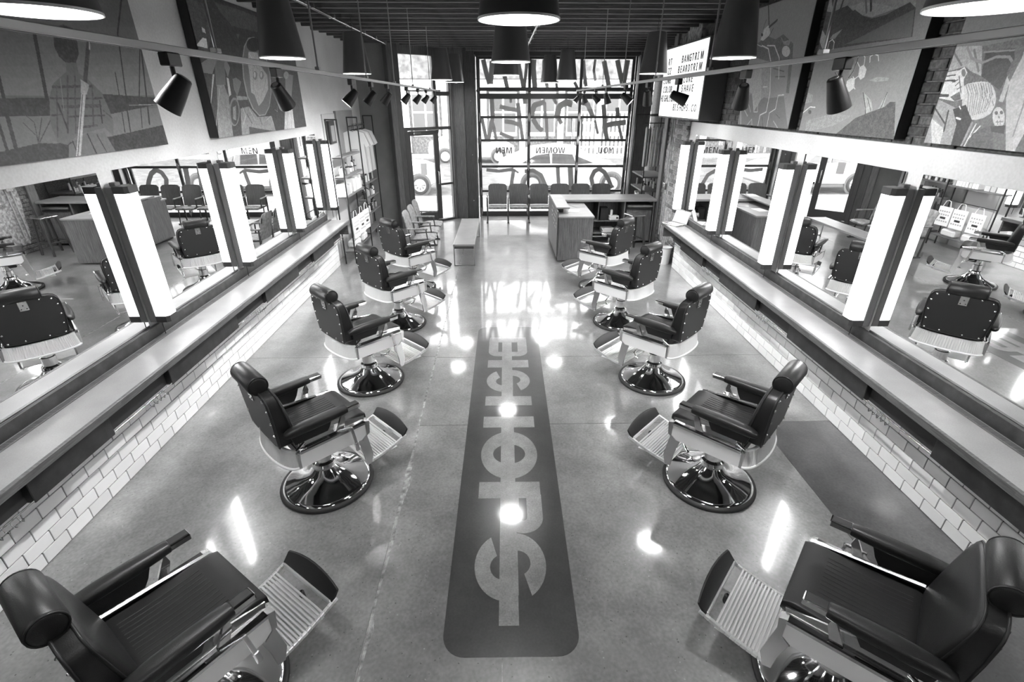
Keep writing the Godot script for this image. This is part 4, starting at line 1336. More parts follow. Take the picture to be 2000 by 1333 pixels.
func text(parent: Node, s: String, at: Vector3, h: float, bs: Basis, m: Material, width := 0.0, called := "lettering") -> void:
	var tm := TextMesh.new()
	tm.text = s
	tm.font = font()
	tm.font_size = 24
	tm.pixel_size = h / 17.5
	tm.depth = 0.003
	tm.horizontal_alignment = HORIZONTAL_ALIGNMENT_LEFT
	tm.vertical_alignment = VERTICAL_ALIGNMENT_BOTTOM
	var k := 1.0
	if width > 0.0:
		k = width / maxf(0.01, tm.get_aabb().size.x)
	inst(parent, called, tm, m, at, bs * Basis.from_scale(Vector3(k, 1, 1)))

func build_menu_box() -> void:
	var t := thing("lightbox_menu", "white lightbox menu with black letters on the brick wall", "lightbox sign")
	part(t, "case", bxm(Vector3(3.075, 3.025, -8.97), Vector3(0.33, 1.09, 2.06), 0.006), M.dark_steel)
	part(t, "face", bxm(Vector3(2.907, 3.025, -8.97), Vector3(0.008, 1.04, 2.01), 0.002), M.sign_glow, "glowing white letter board")
	for i in 7: part(t, "letter_rail", bxm(Vector3(2.9015, 2.60 + i * 0.14 - 0.028, -8.97), Vector3(0.002, 0.004, 1.98)), M.white)
	var bs := Basis(Vector3(0, 0, 1), Vector3(0, 1, 0), Vector3(-1, 0, 0))
	for l in [["BANGTRIM", 3.26, -9.05, 0.95], ["BEARDTRIM", 3.12, -9.18, 1.08], ["DELUXE", 2.97, -9.06, 0.69], ["SHAVE", 2.84, -8.88, 0.6], ["LONG", 2.98, -9.9, 0.42], ["COLOR", 2.84, -9.87, 0.52], ["HIGHLIGHT", 2.70, -9.95, 0.86], ["BISHOPS.CO", 2.565, -9.2, 1.13], ["RT", 3.26, -9.74, 0.22], ["ZZ", 3.12, -9.72, 0.21]]:
		for i in l[0].length():
			text(t, l[0][i], Vector3(2.902, l[1], l[2] + l[3] * i / l[0].length()), 0.105, bs, M.ink, 0.0, "letter")
	var al := AreaLight3D.new()
	al.name = "glow"
	al.area_size = Vector2(1.95, 1.0)
	lamp_common(al, 0.12)
	t.add_child(al)
	al.position = Vector3(2.885, 3.025, -8.97)
	al.rotation.y = PI / 2

# ---------------------------------------------------------------- reception
func build_desk() -> void:
	var t := thing("reception_desk", "L-shaped wooden reception desk with raised shelf and dotted front panel", "desk")
	# long leg towards the chairs
	part(t, "worktop", bxm(Vector3(1.36, 0.835, -10.1), Vector3(0.66, 0.03, 2.06), 0.003), M.desk_top)
	part(t, "end_panel", bxm(Vector3(1.355, 0.42, -9.105), Vector3(0.63, 0.80, 0.03), 0.003), M.desk_wood)
	part(t, "front_panel", bxm(Vector3(1.055, 0.43, -10.1), Vector3(0.03, 0.78, 1.96), 0.003), M.desk_wood)
	part(t, "inner_panel", bxm(Vector3(1.665, 0.43, -9.75), Vector3(0.03, 0.78, 1.26), 0.003), M.desk_wood)
	part(t, "plinth", bxm(Vector3(1.36, 0.03, -10.1), Vector3(0.56, 0.05, 1.9)), M.black_box)
	var face := part(t, "fascia", bxm(Vector3(1.024, 0.50, -10.02), Vector3(0.022, 0.86, 1.78), 0.004), M.desk_wood, "wooden fascia with star-shaped holes")
	for r in 4:
		for i in 7:
			if (i * 5 + r * 3) % 4 == 3 or (r == 3 and i > 3): continue
			var b := MB.new()
			b.lathe([Vector2(0.0, 0.004), Vector2(0.016, 0.003), Vector2(0.018, 0.0)], 8, Transform3D(Basis(Vector3(0, 0, 1), PI / 2), Vector3(1.012, 0.86 - r * 0.09, -9.3 - i * 0.13 - (r % 2) * 0.06)))
			part(face, "dot", b, M.white)
	part(t, "raised_shelf", bxm(Vector3(1.135, 0.955, -10.03), Vector3(0.25, 0.03, 1.42), 0.004), M.desk_top)
	for z in [-9.5, -10.55]: part(t, "shelf_bracket", bxm(Vector3(1.10, 0.895, z), Vector3(0.12, 0.09, 0.03), 0.003), M.black_metal)
	# return along the street side
	part(t, "return_top", bxm(Vector3(2.13, 0.895, -10.72), Vector3(2.14, 0.045, 0.66), 0.004), M.desk_top)
	part(t, "return_back", bxm(Vector3(2.13, 0.44, -11.02), Vector3(2.12, 0.86, 0.03), 0.003), M.desk_wood)
	part(t, "return_end", bxm(Vector3(3.165, 0.44, -10.73), Vector3(0.03, 0.86, 0.58), 0.003), M.desk_wood)
	part(t, "divider", bxm(Vector3(2.56, 0.44, -10.73), Vector3(0.03, 0.86, 0.58), 0.003), M.desk_wood)
	part(t, "divider", bxm(Vector3(2.02, 0.66, -10.74), Vector3(0.02, 0.40, 0.54), 0.003), M.desk_wood)
	part(t, "shelf", bxm(Vector3(2.1, 0.46, -10.74), Vector3(0.9, 0.025, 0.54), 0.003), M.desk_wood)
	part(t, "shelf", bxm(Vector3(2.1, 0.20, -10.74), Vector3(0.9, 0.025, 0.54), 0.003), M.desk_wood)
	var fr := thing("mini_fridge", "grey mini fridge under the desk's street side return", "fridge")
	part(fr, "body", bxm(Vector3(2.865, 0.415, -10.72), Vector3(0.53, 0.78, 0.52), 0.008), M.dark_steel)
	var dr := part(fr, "door", bxm(Vector3(2.865, 0.38, -10.435), Vector3(0.53, 0.66, 0.04), 0.008), M.desk_wood)
	part(dr, "handle", bxm(Vector3(2.865, 0.725, -10.42), Vector3(0.53, 0.03, 0.06), 0.006), M.black_metal)
	part(fr, "top_strip", bxm(Vector3(2.865, 0.775, -10.43), Vector3(0.53, 0.05, 0.04), 0.006), M.chrome_soft)
	# stool with a flat seat and four splayed legs
	var st := thing("bar_stool", "dark metal stool with square seat beside the fridge", "stool", Vector3(2.62, 0, -9.82), 0.35)
	part(st, "seat", bxm(Vector3(0, 0.725, 0), Vector3(0.31, 0.03, 0.31), 0.01), M.chrome_soft)
	for sx: float in [-1.0, 1.0]:
		for sz: float in [-1.0, 1.0]:
			var b := MB.new()
			b.bar(Vector3(sx * 0.125, 0.715, sz * 0.125), Vector3(sx * 0.18, 0.0, sz * 0.18), 0.035, 0.035, 0.004)
			part(st, "leg", b, M.dark_steel)
	for q in [[1, 0], [-1, 0], [0, 1], [0, -1]]:
		part(st, "stretcher", bxm(Vector3(q[0] * 0.162, 0.25, q[1] * 0.162), Vector3(0.02 if q[0] != 0 else 0.31, 0.02, 0.02 if q[1] != 0 else 0.31), 0.003), M.dark_steel)
	# things on and in the desk
	for i in 3:
		var p := lone("magazine", bxm(Vector3.ZERO, Vector3(0.2, 0.006, 0.27), 0.001), M.paper if i != 1 else M.print_grey, ["white magazine open on the desk's raised shelf", "grey magazine lying on the desk top", "white paper sheet on the desk top below the raised shelf"][i], "magazine")
		p.position = [Vector3(1.13, 0.9735, -10.5), Vector3(1.5, 0.8535, -10.05), Vector3(1.38, 0.8535, -9.6)][i]
		p.rotation.y = [0.1, 0.4, -0.2][i]
	var ph := thing("card_reader", "small white card reader on the middle shelf of the desk", "card reader", Vector3(2.36, 0.4735, -10.55), 0.1)
	part(ph, "body", bxm(Vector3(0, 0.045, 0), Vector3(0.2, 0.09, 0.14), 0.008), M.paper)
	part(ph, "button", bxm(Vector3(0.06, 0.05, 0.071), Vector3(0.04, 0.04, 0.006), 0.01), M.ink)
	part(ph, "handset", bxm(Vector3(-0.05, 0.15, 0), Vector3(0.05, 0.12, 0.05), 0.012), M.paper)
	var bin := thing("storage_box", "dark storage box on the middle shelf of the desk", "box", Vector3(2.15, 0.4735, -10.6))
	part(bin, "body", bxm(Vector3(0, 0.12, 0), Vector3(0.16, 0.24, 0.2), 0.008), M.black_metal)
	part(bin, "lid", bxm(Vector3(0, 0.247, 0), Vector3(0.17, 0.014, 0.21), 0.003), M.ink)
	var pap := thing("paper_stack", "stack of white paper on the low shelf of the desk", "paper", Vector3(2.25, 0.2135, -10.6), 0.15)
	for i in 4: part(pap, "ream", bxm(Vector3(rng.randf_range(-0.01, 0.01), 0.012 + i * 0.022, 0), Vector3(0.24, 0.02, 0.2), 0.002), M.paper)

# ---------------------------------------------------------------- seating
func theatre_seat(label: String, at: Vector3, turn: float, ply: Material, seat: Material, group: String, last: bool) -> void:
	# local: faces +z, origin on the floor under the middle of the seat's rear edge
	var t := thing("theatre_seat", label, "theatre seat", at, turn, group)
	var rings := []
	for q in [[-1.0, 0.0], [-0.8, -0.012], [-0.4, -0.026], [0.0, -0.03], [0.4, -0.026], [0.8, -0.012], [1.0, 0.0]]:
		var ring := []
		var x: float = q[0] * 0.232
		var cut := 0.05 if absf(q[0]) > 0.9 else (0.008 if absf(q[0]) > 0.7 else 0.0)
		for p in [[0.40, 0.0], [0.62, -0.045], [0.80, -0.085], [0.885 - cut, -0.105], [0.885 - cut, -0.123], [0.80, -0.105], [0.62, -0.065], [0.40, -0.02]]:
			ring.append(Vector3(x, p[0], p[1] + q[1]))
		rings.append(ring)
	var b := MB.new()
	b.loft(rings)
	part(t, "backrest", b, ply, "curved plywood back")
	rings = []
	for q in [[-1.0, 0.85], [-0.92, 1.0], [0.0, 1.05], [0.92, 1.0], [1.0, 0.85]]:
		var ring := []
		for p in [[0.03, 0.395], [0.12, 0.415], [0.30, 0.425], [0.42, 0.415], [0.445, 0.39], [0.42, 0.365], [0.1, 0.36], [0.03, 0.37]]: ring.append(Vector3(q[0] * 0.225, 0.39 + (p[1] - 0.39) * q[1], 0.03 + (p[0] - 0.03) * lerpf(1.0, q[1], 0.3)))
		rings.append(ring)
	b = MB.new()
	b.loft(rings)
	part(t, "seat", b, seat, "padded seat")
	for s in ([-1.0, 1.0] if last else [-1.0]):
		var x: float = s * 0.259
		b = MB.new()
		b.bar(Vector3(x, 0.0, 0.02), Vector3(x, 0.60, -0.02), 0.022, 0.035, 0.004)
		b.bar(Vector3(x, 0.0, 0.30), Vector3(x, 0.40, 0.22), 0.02, 0.03, 0.004)
		b.bar(Vector3(x, 0.40, 0.0), Vector3(x, 0.40, 0.34), 0.02, 0.03, 0.004)
		b.bar(Vector3(x, 0.40, 0.32), Vector3(x, 0.585, 0.30), 0.02, 0.03, 0.004)
		b.box(Vector3(x, 0.012, 0.16), Vector3(0.05, 0.024, 0.38), 0.006)
		var sd := part(t, "standard", b, M.dark_steel, "cast iron side standard")
		rings = []
		for q in [[-0.06, 0.014], [-0.05, 0.022], [0.1, 0.024], [0.26, 0.026], [0.31, 0.025], [0.325, 0.016]]:
			var ring := []
			for k in 10:
				var a := TAU * k / 10.0
				ring.append(Vector3(x + cos(a) * q[1], 0.605 + sin(a) * 0.017, q[0]))
			rings.append(ring)
		b = MB.new()
		b.loft(rings)
		part(sd, "armrest", b, seat)

func build_seating() -> void:
	var ord := ["first", "second", "third", "fourth", "fifth", "sixth"]
	for i in 6:
		theatre_seat("dark plywood theatre seat before the garage door, %s from the entry pier" % ord[i], Vector3(-0.11 + i * 0.52, 0, -12.72), 0.0, M.seat_ply, M.seat_light, "theatre seats before the garage door", i == 5)
	for i in 3:
		theatre_seat("pale theatre seat beside the bench, %s from the street door" % ord[2 - i], Vector3(-1.72, 0, -9.45 - i * 0.56), PI / 2, M.seat_light, M.seat_light, "theatre seats beside the bench", i == 2)
	var t := thing("bench", "long pale bench with thin steel frame in the waiting area", "bench")
	part(t, "top", bxm(Vector3(-0.70, 0.385, -9.95), Vector3(0.38, 0.035, 2.2), 0.003), M.bench_top)
	for z in [-8.865, -11.035]:
		var b := MB.new()
		b.box(Vector3(-0.885, 0.19, z), Vector3(0.018, 0.37, 0.03), 0.002)
		b.box(Vector3(-0.515, 0.19, z), Vector3(0.018, 0.37, 0.03), 0.002)
		b.box(Vector3(-0.70, 0.009, z), Vector3(0.388, 0.018, 0.03), 0.002)
		part(t, "leg_frame", b, M.steel)
		part(t, "apron", bxm(Vector3(-0.70, 0.345, z), Vector3(0.35, 0.045, 0.025), 0.002), M.dark_steel)
	for x in [-0.893, -0.507]: part(t, "edge_rail", bxm(Vector3(x, 0.385, -9.95), Vector3(0.012, 0.04, 2.22), 0.002), M.steel)

# ---------------------------------------------------------------- retail shelving
func shirt_mesh(w: float, h: float) -> ArrayMesh:
	var poly := PackedVector2Array([Vector2(-0.06, 0), Vector2(-w * 0.5, -0.05), Vector2(-w * 0.72, -0.28), Vector2(-w * 0.56, -0.32), Vector2(-w * 0.46, -0.22), Vector2(-w * 0.5, -h), Vector2(-w * 0.2, -h - 0.015), Vector2(w * 0.2, -h), Vector2(w * 0.5, -h - 0.01), Vector2(w * 0.46, -0.22), Vector2(w * 0.56, -0.32), Vector2(w * 0.72, -0.28), Vector2(w * 0.5, -0.05), Vector2(0.06, 0), Vector2(0.0, -0.03)])
	var b := MB.new()
	b.prism(poly, 0.028, Transform3D(Basis(), Vector3(0, 0, -0.014)))
	return b.mesh()

func shirts(base: Vector3, axis: Vector3, n: int, gap: float, where: String, facing: float, printed: int) -> void:
	var me := shirt_mesh(0.40, 0.80)
	var ord := ["first", "second", "third", "fourth", "fifth", "sixth", "seventh"]
	for i in n:
		var t := thing("hanging_shirt", "white T-shirt on a hanger %s, %s on the rail" % [where, ord[i]], "shirt", base + axis * (gap * i), facing + rng.randf_range(-0.12, 0.12), "shirts hanging %s" % where)
		inst(t, "cloth", me, M.cloth if i % 3 != 1 else M.cloth_grey, Vector3(0, -0.07, 0))
		var b := MB.new()
		b.tube([Vector3(0, 0.03, 0.0), Vector3(0.018, 0.045, 0), Vector3(0.02, 0.02, 0), Vector3(0.0, -0.02, 0), Vector3(0, -0.06, 0)], 0.004, 6)
		b.tube([Vector3(-0.18, -0.12, 0), Vector3(0, -0.055, 0), Vector3(0.18, -0.12, 0)], 0.007, 6)
		part(t, "hanger", b, M.black_metal)
		if i == printed: part(t, "chest_print", bxm(Vector3(0.0, -0.42, 0.0155), Vector3(0.12, 0.014, 0.001)), M.print_grey)

func shelf_unit(called_label: String, x_wall: float, x_front: float, zs: Array, boards: Array, top: float) -> void:
	var t := thing("pipe_shelving", called_label, "shelving")
	for z in zs:
		var b := MB.new()
		for x in [x_wall, x_front]:
			b.box(Vector3(x, top * 0.5, z), Vector3(0.022, top, 0.022), 0.003)
		b.box(Vector3((x_wall + x_front) * 0.5, top - 0.011, z), Vector3(absf(x_front - x_wall), 0.022, 0.022), 0.003)
		part(t, "ladder_frame", b, M.black_metal)
	for s in boards:
		part(t, "shelf_board", bxm(Vector3((x_wall + x_front) * 0.5, s[0], (s[1] + s[2]) * 0.5), Vector3(absf(x_front - x_wall) - 0.03, 0.032, absf(s[1] - s[2]) - 0.03), 0.003), M.shelf_wood)

func bottles(x0: float, x1: float, y: float, z0: float, z1: float, n: int, where: String) -> void:
	var forms := []
	for f in [[0.026, 0.16, 0.012], [0.03, 0.13, 0.022], [0.022, 0.19, 0.01], [0.034, 0.09, 0.034]]:
		var b := MB.new()
		b.lathe([Vector2(0, 0), Vector2(f[0] * 0.95, 0), Vector2(f[0], 0.006), Vector2(f[0], f[1] * 0.75), Vector2(f[2], f[1] * 0.82), Vector2(f[2], f[1] * 0.83)], 14)
		var c := MB.new()
		c.lathe([Vector2(f[2] * 1.15, f[1] * 0.83), Vector2(f[2] * 1.15, f[1]), Vector2(0, f[1])], 12)
		forms.append([b.mesh(), c.mesh()])
	for i in n:
		var k := rng.randi() % 4
		var tone := rng.randi() % 4
		var t := thing("product_bottle", "%s %s %s" % [["pale", "white", "grey", "dark"][tone], ["slim bottle", "broad-necked bottle", "tall thin bottle", "squat jar"][k], where], "bottle", Vector3(rng.randf_range(x0, x1), y, lerpf(z0, z1, (i + 0.5) / n)), 0.0, "bottles %s" % where)
		inst(t, "body", forms[k][0], [M.bottle_light, M.paper, M.bottle_mid, M.bottle_dark][tone], Vector3.ZERO)
		inst(t, "cap", forms[k][1], M.ink, Vector3.ZERO)

func boxes(x: float, y: float, z0: float, z1: float, n: int, h: float, where: String) -> void:
	for i in n:
		var hh := h * rng.randf_range(0.75, 1.05)
		var tone: int = [0, 1, 2, 0, 3][rng.randi() % 5]
		var w := absf(z1 - z0) / n
		var o := lone("product_carton", bxm(Vector3(0, hh * 0.5, 0), Vector3(0.16, hh, w * 0.82), 0.002), [M.paper, M.bottle_light, M.cloth_grey, M.print_grey][tone], "%s upright product carton %s" % [["white", "pale", "light grey", "dark grey"][tone], where], "carton", "cartons %s" % where)
		o.position = Vector3(x, y, lerpf(z0, z1, (i + 0.5) / n))
		o.rotation.y = rng.randf_range(-0.05, 0.05)

func tote(at: Vector3, turn: float, label: String) -> void:
	var t := thing("tote_bag", label, "tote bag", at, turn, "printed tote bags on the shelving")
	part(t, "bag", bxm(Vector3(0, -0.32, 0), Vector3(0.30, 0.38, 0.025), 0.008), M.paper)
	var b := MB.new()
	b.tube([Vector3(-0.09, -0.14, 0.006), Vector3(-0.05, -0.02, 0.004), Vector3(0, 0.0, 0), Vector3(0.05, -0.02, 0.004), Vector3(0.09, -0.14, 0.006)], 0.007, 6)
	part(t, "strap", b, M.paper)
	for r in 4:
		if r == 2:
			part(t, "print_block", bxm(Vector3(0, -0.35, 0.0135), Vector3(0.12, 0.04, 0.002)), M.ink)
			continue
		for c in 5: part(t, "print_mark", bxm(Vector3(-0.1 + c * 0.05, -0.22 - r * 0.065, 0.0135), Vector3(0.03, 0.028, 0.002), 0.006), M.print_grey)

func build_shelves() -> void:
	shelf_unit("black pipe shelving with wooden boards along the white wall", -2.925, -2.735, [-9.02, -10.29, -11.5],
		[[1.86, -9.02, -10.29], [1.53, -9.02, -10.29], [1.20, -9.02, -10.29], [0.22, -9.02, -10.29], [1.22, -10.29, -11.5], [0.92, -10.29, -11.5], [0.62, -10.29, -11.5], [0.26, -10.29, -11.5]], 2.48)
	var rod := MB.new()
	rod.tube([Vector3(-2.91, 2.31, -10.3), Vector3(-2.91, 2.31, -11.49)], 0.009, 8)
	lone("clothes_rail", rod, M.black_metal, "black clothes rail on the shelving by the white wall", "clothes rail")
	shirts(Vector3(-2.91, 2.30, -10.52), Vector3(0, 0, -1), 7, 0.12, "by the white wall", 0.15, 0)
	bottles(-2.88, -2.82, 1.546, -9.15, -10.2, 13, "on the upper board by the white wall")
	boxes(-2.85, 1.216, -9.12, -9.5, 3, 0.2, "on the middle board by the white wall")
	boxes(-2.85, 1.216, -9.62, -10.22, 8, 0.24, "beside the frame by the white wall")
	bottles(-2.88, -2.80, 1.236, -10.4, -11.4, 12, "below the shirts by the white wall")
	bottles(-2.88, -2.80, 0.936, -10.4, -11.4, 13, "on the lower board below the shirts")
	bottles(-2.88, -2.80, 0.636, -10.4, -11.4, 10, "on the low board below the shirts")
	for i in 3: tote(Vector3(-2.745 + 0.005 * i, 0.93, [-9.35, -9.75, -10.1][i]), PI / 2 - 0.1, ["white printed tote bag hanging on the shelving beside the counter end", "white printed tote bag between two others on the shelving", "white printed tote bag hanging next to the shelving's middle frame"][i])
	var rail := MB.new()
	rail.tube([Vector3(-2.74, 0.93, -9.03), Vector3(-2.74, 0.93, -10.28)], 0.008, 8)
	lone("bag_rail", rail, M.black_metal, "black rail holding tote bags on the shelving", "rail")
	for i in 2:
		var o := lone("folded_towels", bxm(Vector3.ZERO, Vector3(0.17, 0.14, 0.34), 0.03), M.cloth, ["stack of folded white towels on the bottom board beside the counter", "folded white towels on the bottom board by the middle frame"][i], "towels")
		o.position = Vector3(-2.83, 0.238 + 0.07, -9.4 - i * 0.5)
	# right bay
	shelf_unit("black pipe shelving with shirts in the brick bay", 3.70, 3.12, [-11.35, -12.45], [[1.22, -11.35, -12.45], [0.92, -11.35, -12.45], [0.55, -11.35, -12.45], [0.2, -11.35, -12.45]], 2.48)
	var r2 := MB.new()
	r2.tube([Vector3(3.13, 2.31, -11.75), Vector3(3.69, 2.31, -11.75)], 0.009, 8)
	lone("clothes_rail", r2, M.black_metal, "black clothes rail in the brick bay", "clothes rail")
	shirts(Vector3(3.19, 2.30, -11.75), Vector3(1, 0, 0), 6, 0.082, "in the brick bay", PI / 2 - 0.25, -1)
	bottles(3.2, 3.55, 0.936, -11.45, -12.35, 12, "in the brick bay")
	boxes(3.3, 0.566, -11.45, -12.35, 9, 0.24, "in the brick bay")

func build_small_things() -> void:
	# laptop at the street end of the right worktop
	var lp := thing("laptop", "silver laptop standing open at the street end of the worktop", "laptop", Vector3(2.93, CT + 0.0005, -8.40), deg_to_rad(-62))
	part(lp, "base", bxm(Vector3(0, 0.008, 0), Vector3(0.33, 0.015, 0.23), 0.004), M.chrome_soft)
	part(lp, "keyboard", bxm(Vector3(0, 0.016, -0.03), Vector3(0.28, 0.002, 0.11)), M.print_grey)
	var b := MB.new()
	b.box(Vector3(0, 0.115, -0.155), Vector3(0.33, 0.225, 0.009), 0.003, Basis(Vector3.RIGHT, -0.36))
	var lid := part(lp, "lid", b, M.chrome_soft)
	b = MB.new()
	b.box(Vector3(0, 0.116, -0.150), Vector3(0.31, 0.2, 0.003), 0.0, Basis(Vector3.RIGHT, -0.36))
	part(lid, "screen", b, M.cloth_grey)  # pale grey puts the light on the screen into its colour
	# door leaf standing open in the white wall, and the dark frame beside it
	var d := frame("door_3")
	part(d, "leaf", bxm(Vector3(LW + 0.025, 1.29, -10.74), Vector3(0.05, 2.58, 1.1), 0.004), M.grey_wall)
	part(d, "recess_panel", bxm(Vector3(LW + 0.01, 1.27, -9.82), Vector3(0.02, 2.54, 0.7), 0.003), M.cloth_grey)
	var ex := thing("extinguisher_cabinet", "black framed extinguisher cabinet on the wall behind the shelving", "cabinet")
	part(ex, "case", bxm(Vector3(LW + 0.055, 2.24, -9.72), Vector3(0.07, 0.38, 0.32), 0.004), M.black_metal)
	part(ex, "window", bxm(Vector3(LW + 0.092, 2.22, -9.72), Vector3(0.004, 0.26, 0.2)), M.grey_wall)
	# conduits and switch box on the pier
	for i in 2:
		var c := MB.new()
		c.tube([Vector3(3.19 + 0.01 * i, 0.3, -9.98 + i * 0.1), Vector3(3.19 + 0.01 * i, 2.2, -9.98 + i * 0.1), Vector3(3.19 + 0.01 * i, 2.5, -9.98 + i * 0.06), Vector3(3.19 + 0.01 * i, 3.75, -9.98 + i * 0.06)], 0.011, 8)
		lone("wall_conduit", c, M.print_grey, ["steel conduit running up between post and brick pier, nearer the wooden post", "steel conduit running up beside the pale brick pier"][i], "conduit", "conduits by the brick pier")
	var sb := thing("junction_box", "small steel junction box on the conduits by the brick pier", "junction box")
	part(sb, "box", bxm(Vector3(3.17, 1.25, -9.93), Vector3(0.04, 0.12, 0.14), 0.005), M.chrome_soft)
	part(sb, "cover_screw", bxm(Vector3(3.148, 1.25, -9.93), Vector3(0.006, 0.012, 0.012), 0.003), M.steel)
	# bucket of brushes under the far end of the right worktop
	var bk := thing("waste_bin", "pale waste bin against the brick pier beyond the worktop", "bin", Vector3(3.02, 0, -8.95))
	b = MB.new()
	b.lathe([Vector2(0.0, 0.0), Vector2(0.10, 0.0), Vector2(0.12, 0.30), Vector2(0.125, 0.305), Vector2(0.112, 0.30), Vector2(0.095, 0.02), Vector2(0.0, 0.02)], 24)
	part(bk, "body", b, M.cloth)
	b = MB.new()
	b.lathe([Vector2(0.122, 0.30), Vector2(0.132, 0.305), Vector2(0.132, 0.315), Vector2(0.118, 0.315)], 24)
	part(bk, "rim", b, M.print_grey)
const ART_L1 := [0.4,
	["p",0.4,0,[0.225,0.48,1.01,0.246,1.01,0.36,0.211,0.533]],
	["p",0.42000000000000004,0,[0.215,0.517,1.01,0.315,1.01,0.429,0.201,0.57]],
	["p",0.44,0,[0.206,0.553,1.01,0.383,1.01,0.497,0.192,0.606]],
	["p",0.46,0,[0.196,0.59,1.01,0.452,1.01,0.566,0.182,0.643]],
	["p",0.48000000000000004,0,[0.186,0.627,1.01,0.52,1.01,0.634,0.172,0.68]],
	["p",0.5,0,[0.176,0.664,1.01,0.589,1.01,0.702,0.162,0.717]],
	["p",0.46,0,[0.383,0.788,1.01,0.776,1.01,0.938,0.34,0.947]],
	["p",0.2,0,[0.16,0.725,0.4,0.723,0.548,0.719,0.749,0.698,1.01,0.715,1.01,0.754,0.753,0.803,0.38,0.798,0.143,0.79]],
	["p",0.19,0,[0.111,0.912,0.342,0.942,0.464,0.92,0.521,0.93,0.732,0.919,1.01,0.878,1.01,1.01,0.321,1.01,0.096,1.01]],
	["l",0.17,0.0212,[0.581,0.401,0.54,0.722]],
	["l",0.17,0.0182,[0.427,0.594,0.413,0.728]],
	["l",0.18,0.0106,[1.01,0.079,0.903,0.373,0.852,0.713]],
	["l",0.18,0.0068,[1.01,0.069,0.906,0.36]],
	["l",0.18,0.0099,[1.01,0.049,1.01,0.374,0.914,0.719]],
	["l",0.18,0.0137,[1.01,0.37,0.928,0.868]],
	["l",0.18,0.0076,[0.836,0.584,0.822,0.707]],
	["l",0.18,0.0076,[0.81,0.795,0.795,0.906]],
	["l",0.18,0.0114,[0.837,0.79,0.822,0.901]],
	["l",0.18,0.0076,[0.909,0.761,0.885,0.886]],
	["l",0.18,0.0212,[0.403,0.799,0.391,0.934]],
	["l",0.18,0.0152,[0.373,0.823,0.365,0.946]],
	["l",0.25,0.0046,[0.461,0.917,0.473,0.829,0.456,0.796]],
	["l",0.25,0.0046,[0.461,0.917,0.501,0.809]],
	["l",0.25,0.0046,[0.465,0.917,0.525,0.822]],
	["l",0.25,0.0038,[0.462,0.883,0.44,0.827]],
	["l",0.6,0.0046,[0.854,0.758,1.01,0.754]],
	["p",0.4,0,[0.655,0.537,0.638,0.595,0.682,0.602,0.69,0.538]],
	["p",0.21,0,[0.645,0.403,0.627,0.486,0.632,0.529,0.648,0.554,0.685,0.55,0.708,0.507,0.717,0.455,0.717,0.388,0.685,0.378]],
	["p",0.4,0,[0.642,0.594,0.578,0.655,0.548,0.722,0.522,0.833,0.522,0.925,0.552,0.941,0.599,0.898,0.713,0.872,0.738,0.92,0.757,0.849,0.758,0.784,0.75,0.695,0.709,0.624,0.679,0.597]],
	["l",0.28,0.0121,[0.573,0.671,0.719,0.659]],
	["l",0.28,0.0091,[0.552,0.722,0.743,0.72]],
	["l",0.3,0.0167,[0.583,0.761,0.728,0.758]],
	["l",0.28,0.0091,[0.587,0.808,0.73,0.809]],
	["l",0.28,0.0106,[0.609,0.863,0.687,0.857]],
	["l",0.3,0.0106,[0.638,0.617,0.568,0.883]],
	["l",0.3,0.0091,[0.665,0.615,0.596,0.886]],
	["l",0.3,0.0106,[0.719,0.659,0.67,0.862]],
	["l",0.3,0.0091,[0.587,0.665,0.528,0.902]],
	["l",0.5,0.0061,[0.609,0.631,0.582,0.779]],
	["l",0.3,0.0076,[0.535,0.8,0.574,0.796]],
	["l",0.3,0.0076,[0.732,0.783,0.758,0.823]],
	["l",0.2,0.0091,[0.73,0.733,0.71,0.846]],
	["l",0.22,0.0106,[0.57,0.744,0.572,0.866]],
	["p",0.42,0,[0.556,0.941,0.639,0.89,0.707,0.897,0.729,1.01,0.631,1.01,0.538,1.01]],
	["l",0.2,0.0091,[0.637,0.896,0.647,1.01]],
	["l",0.22,0.0076,[0.673,0.906,0.691,1.01]],
	["l",0.2,0.0076,[0.574,0.925,0.577,1.01]],
	["l",0.26,0.0258,[0.769,0.423,0.697,0.637]],
	["l",0.72,0.0106,[0.772,0.416,0.757,0.477]],
	["p",0.66,0,[0.682,0.629,0.709,0.654,0.686,0.703,0.665,0.697]],
	["p",0.74,0,[0.667,0.697,0.684,0.697,0.581,1.01,0.563,1.01]],
	["l",0.35,0.0053,[0.67,0.703,0.57,1.01]],
]
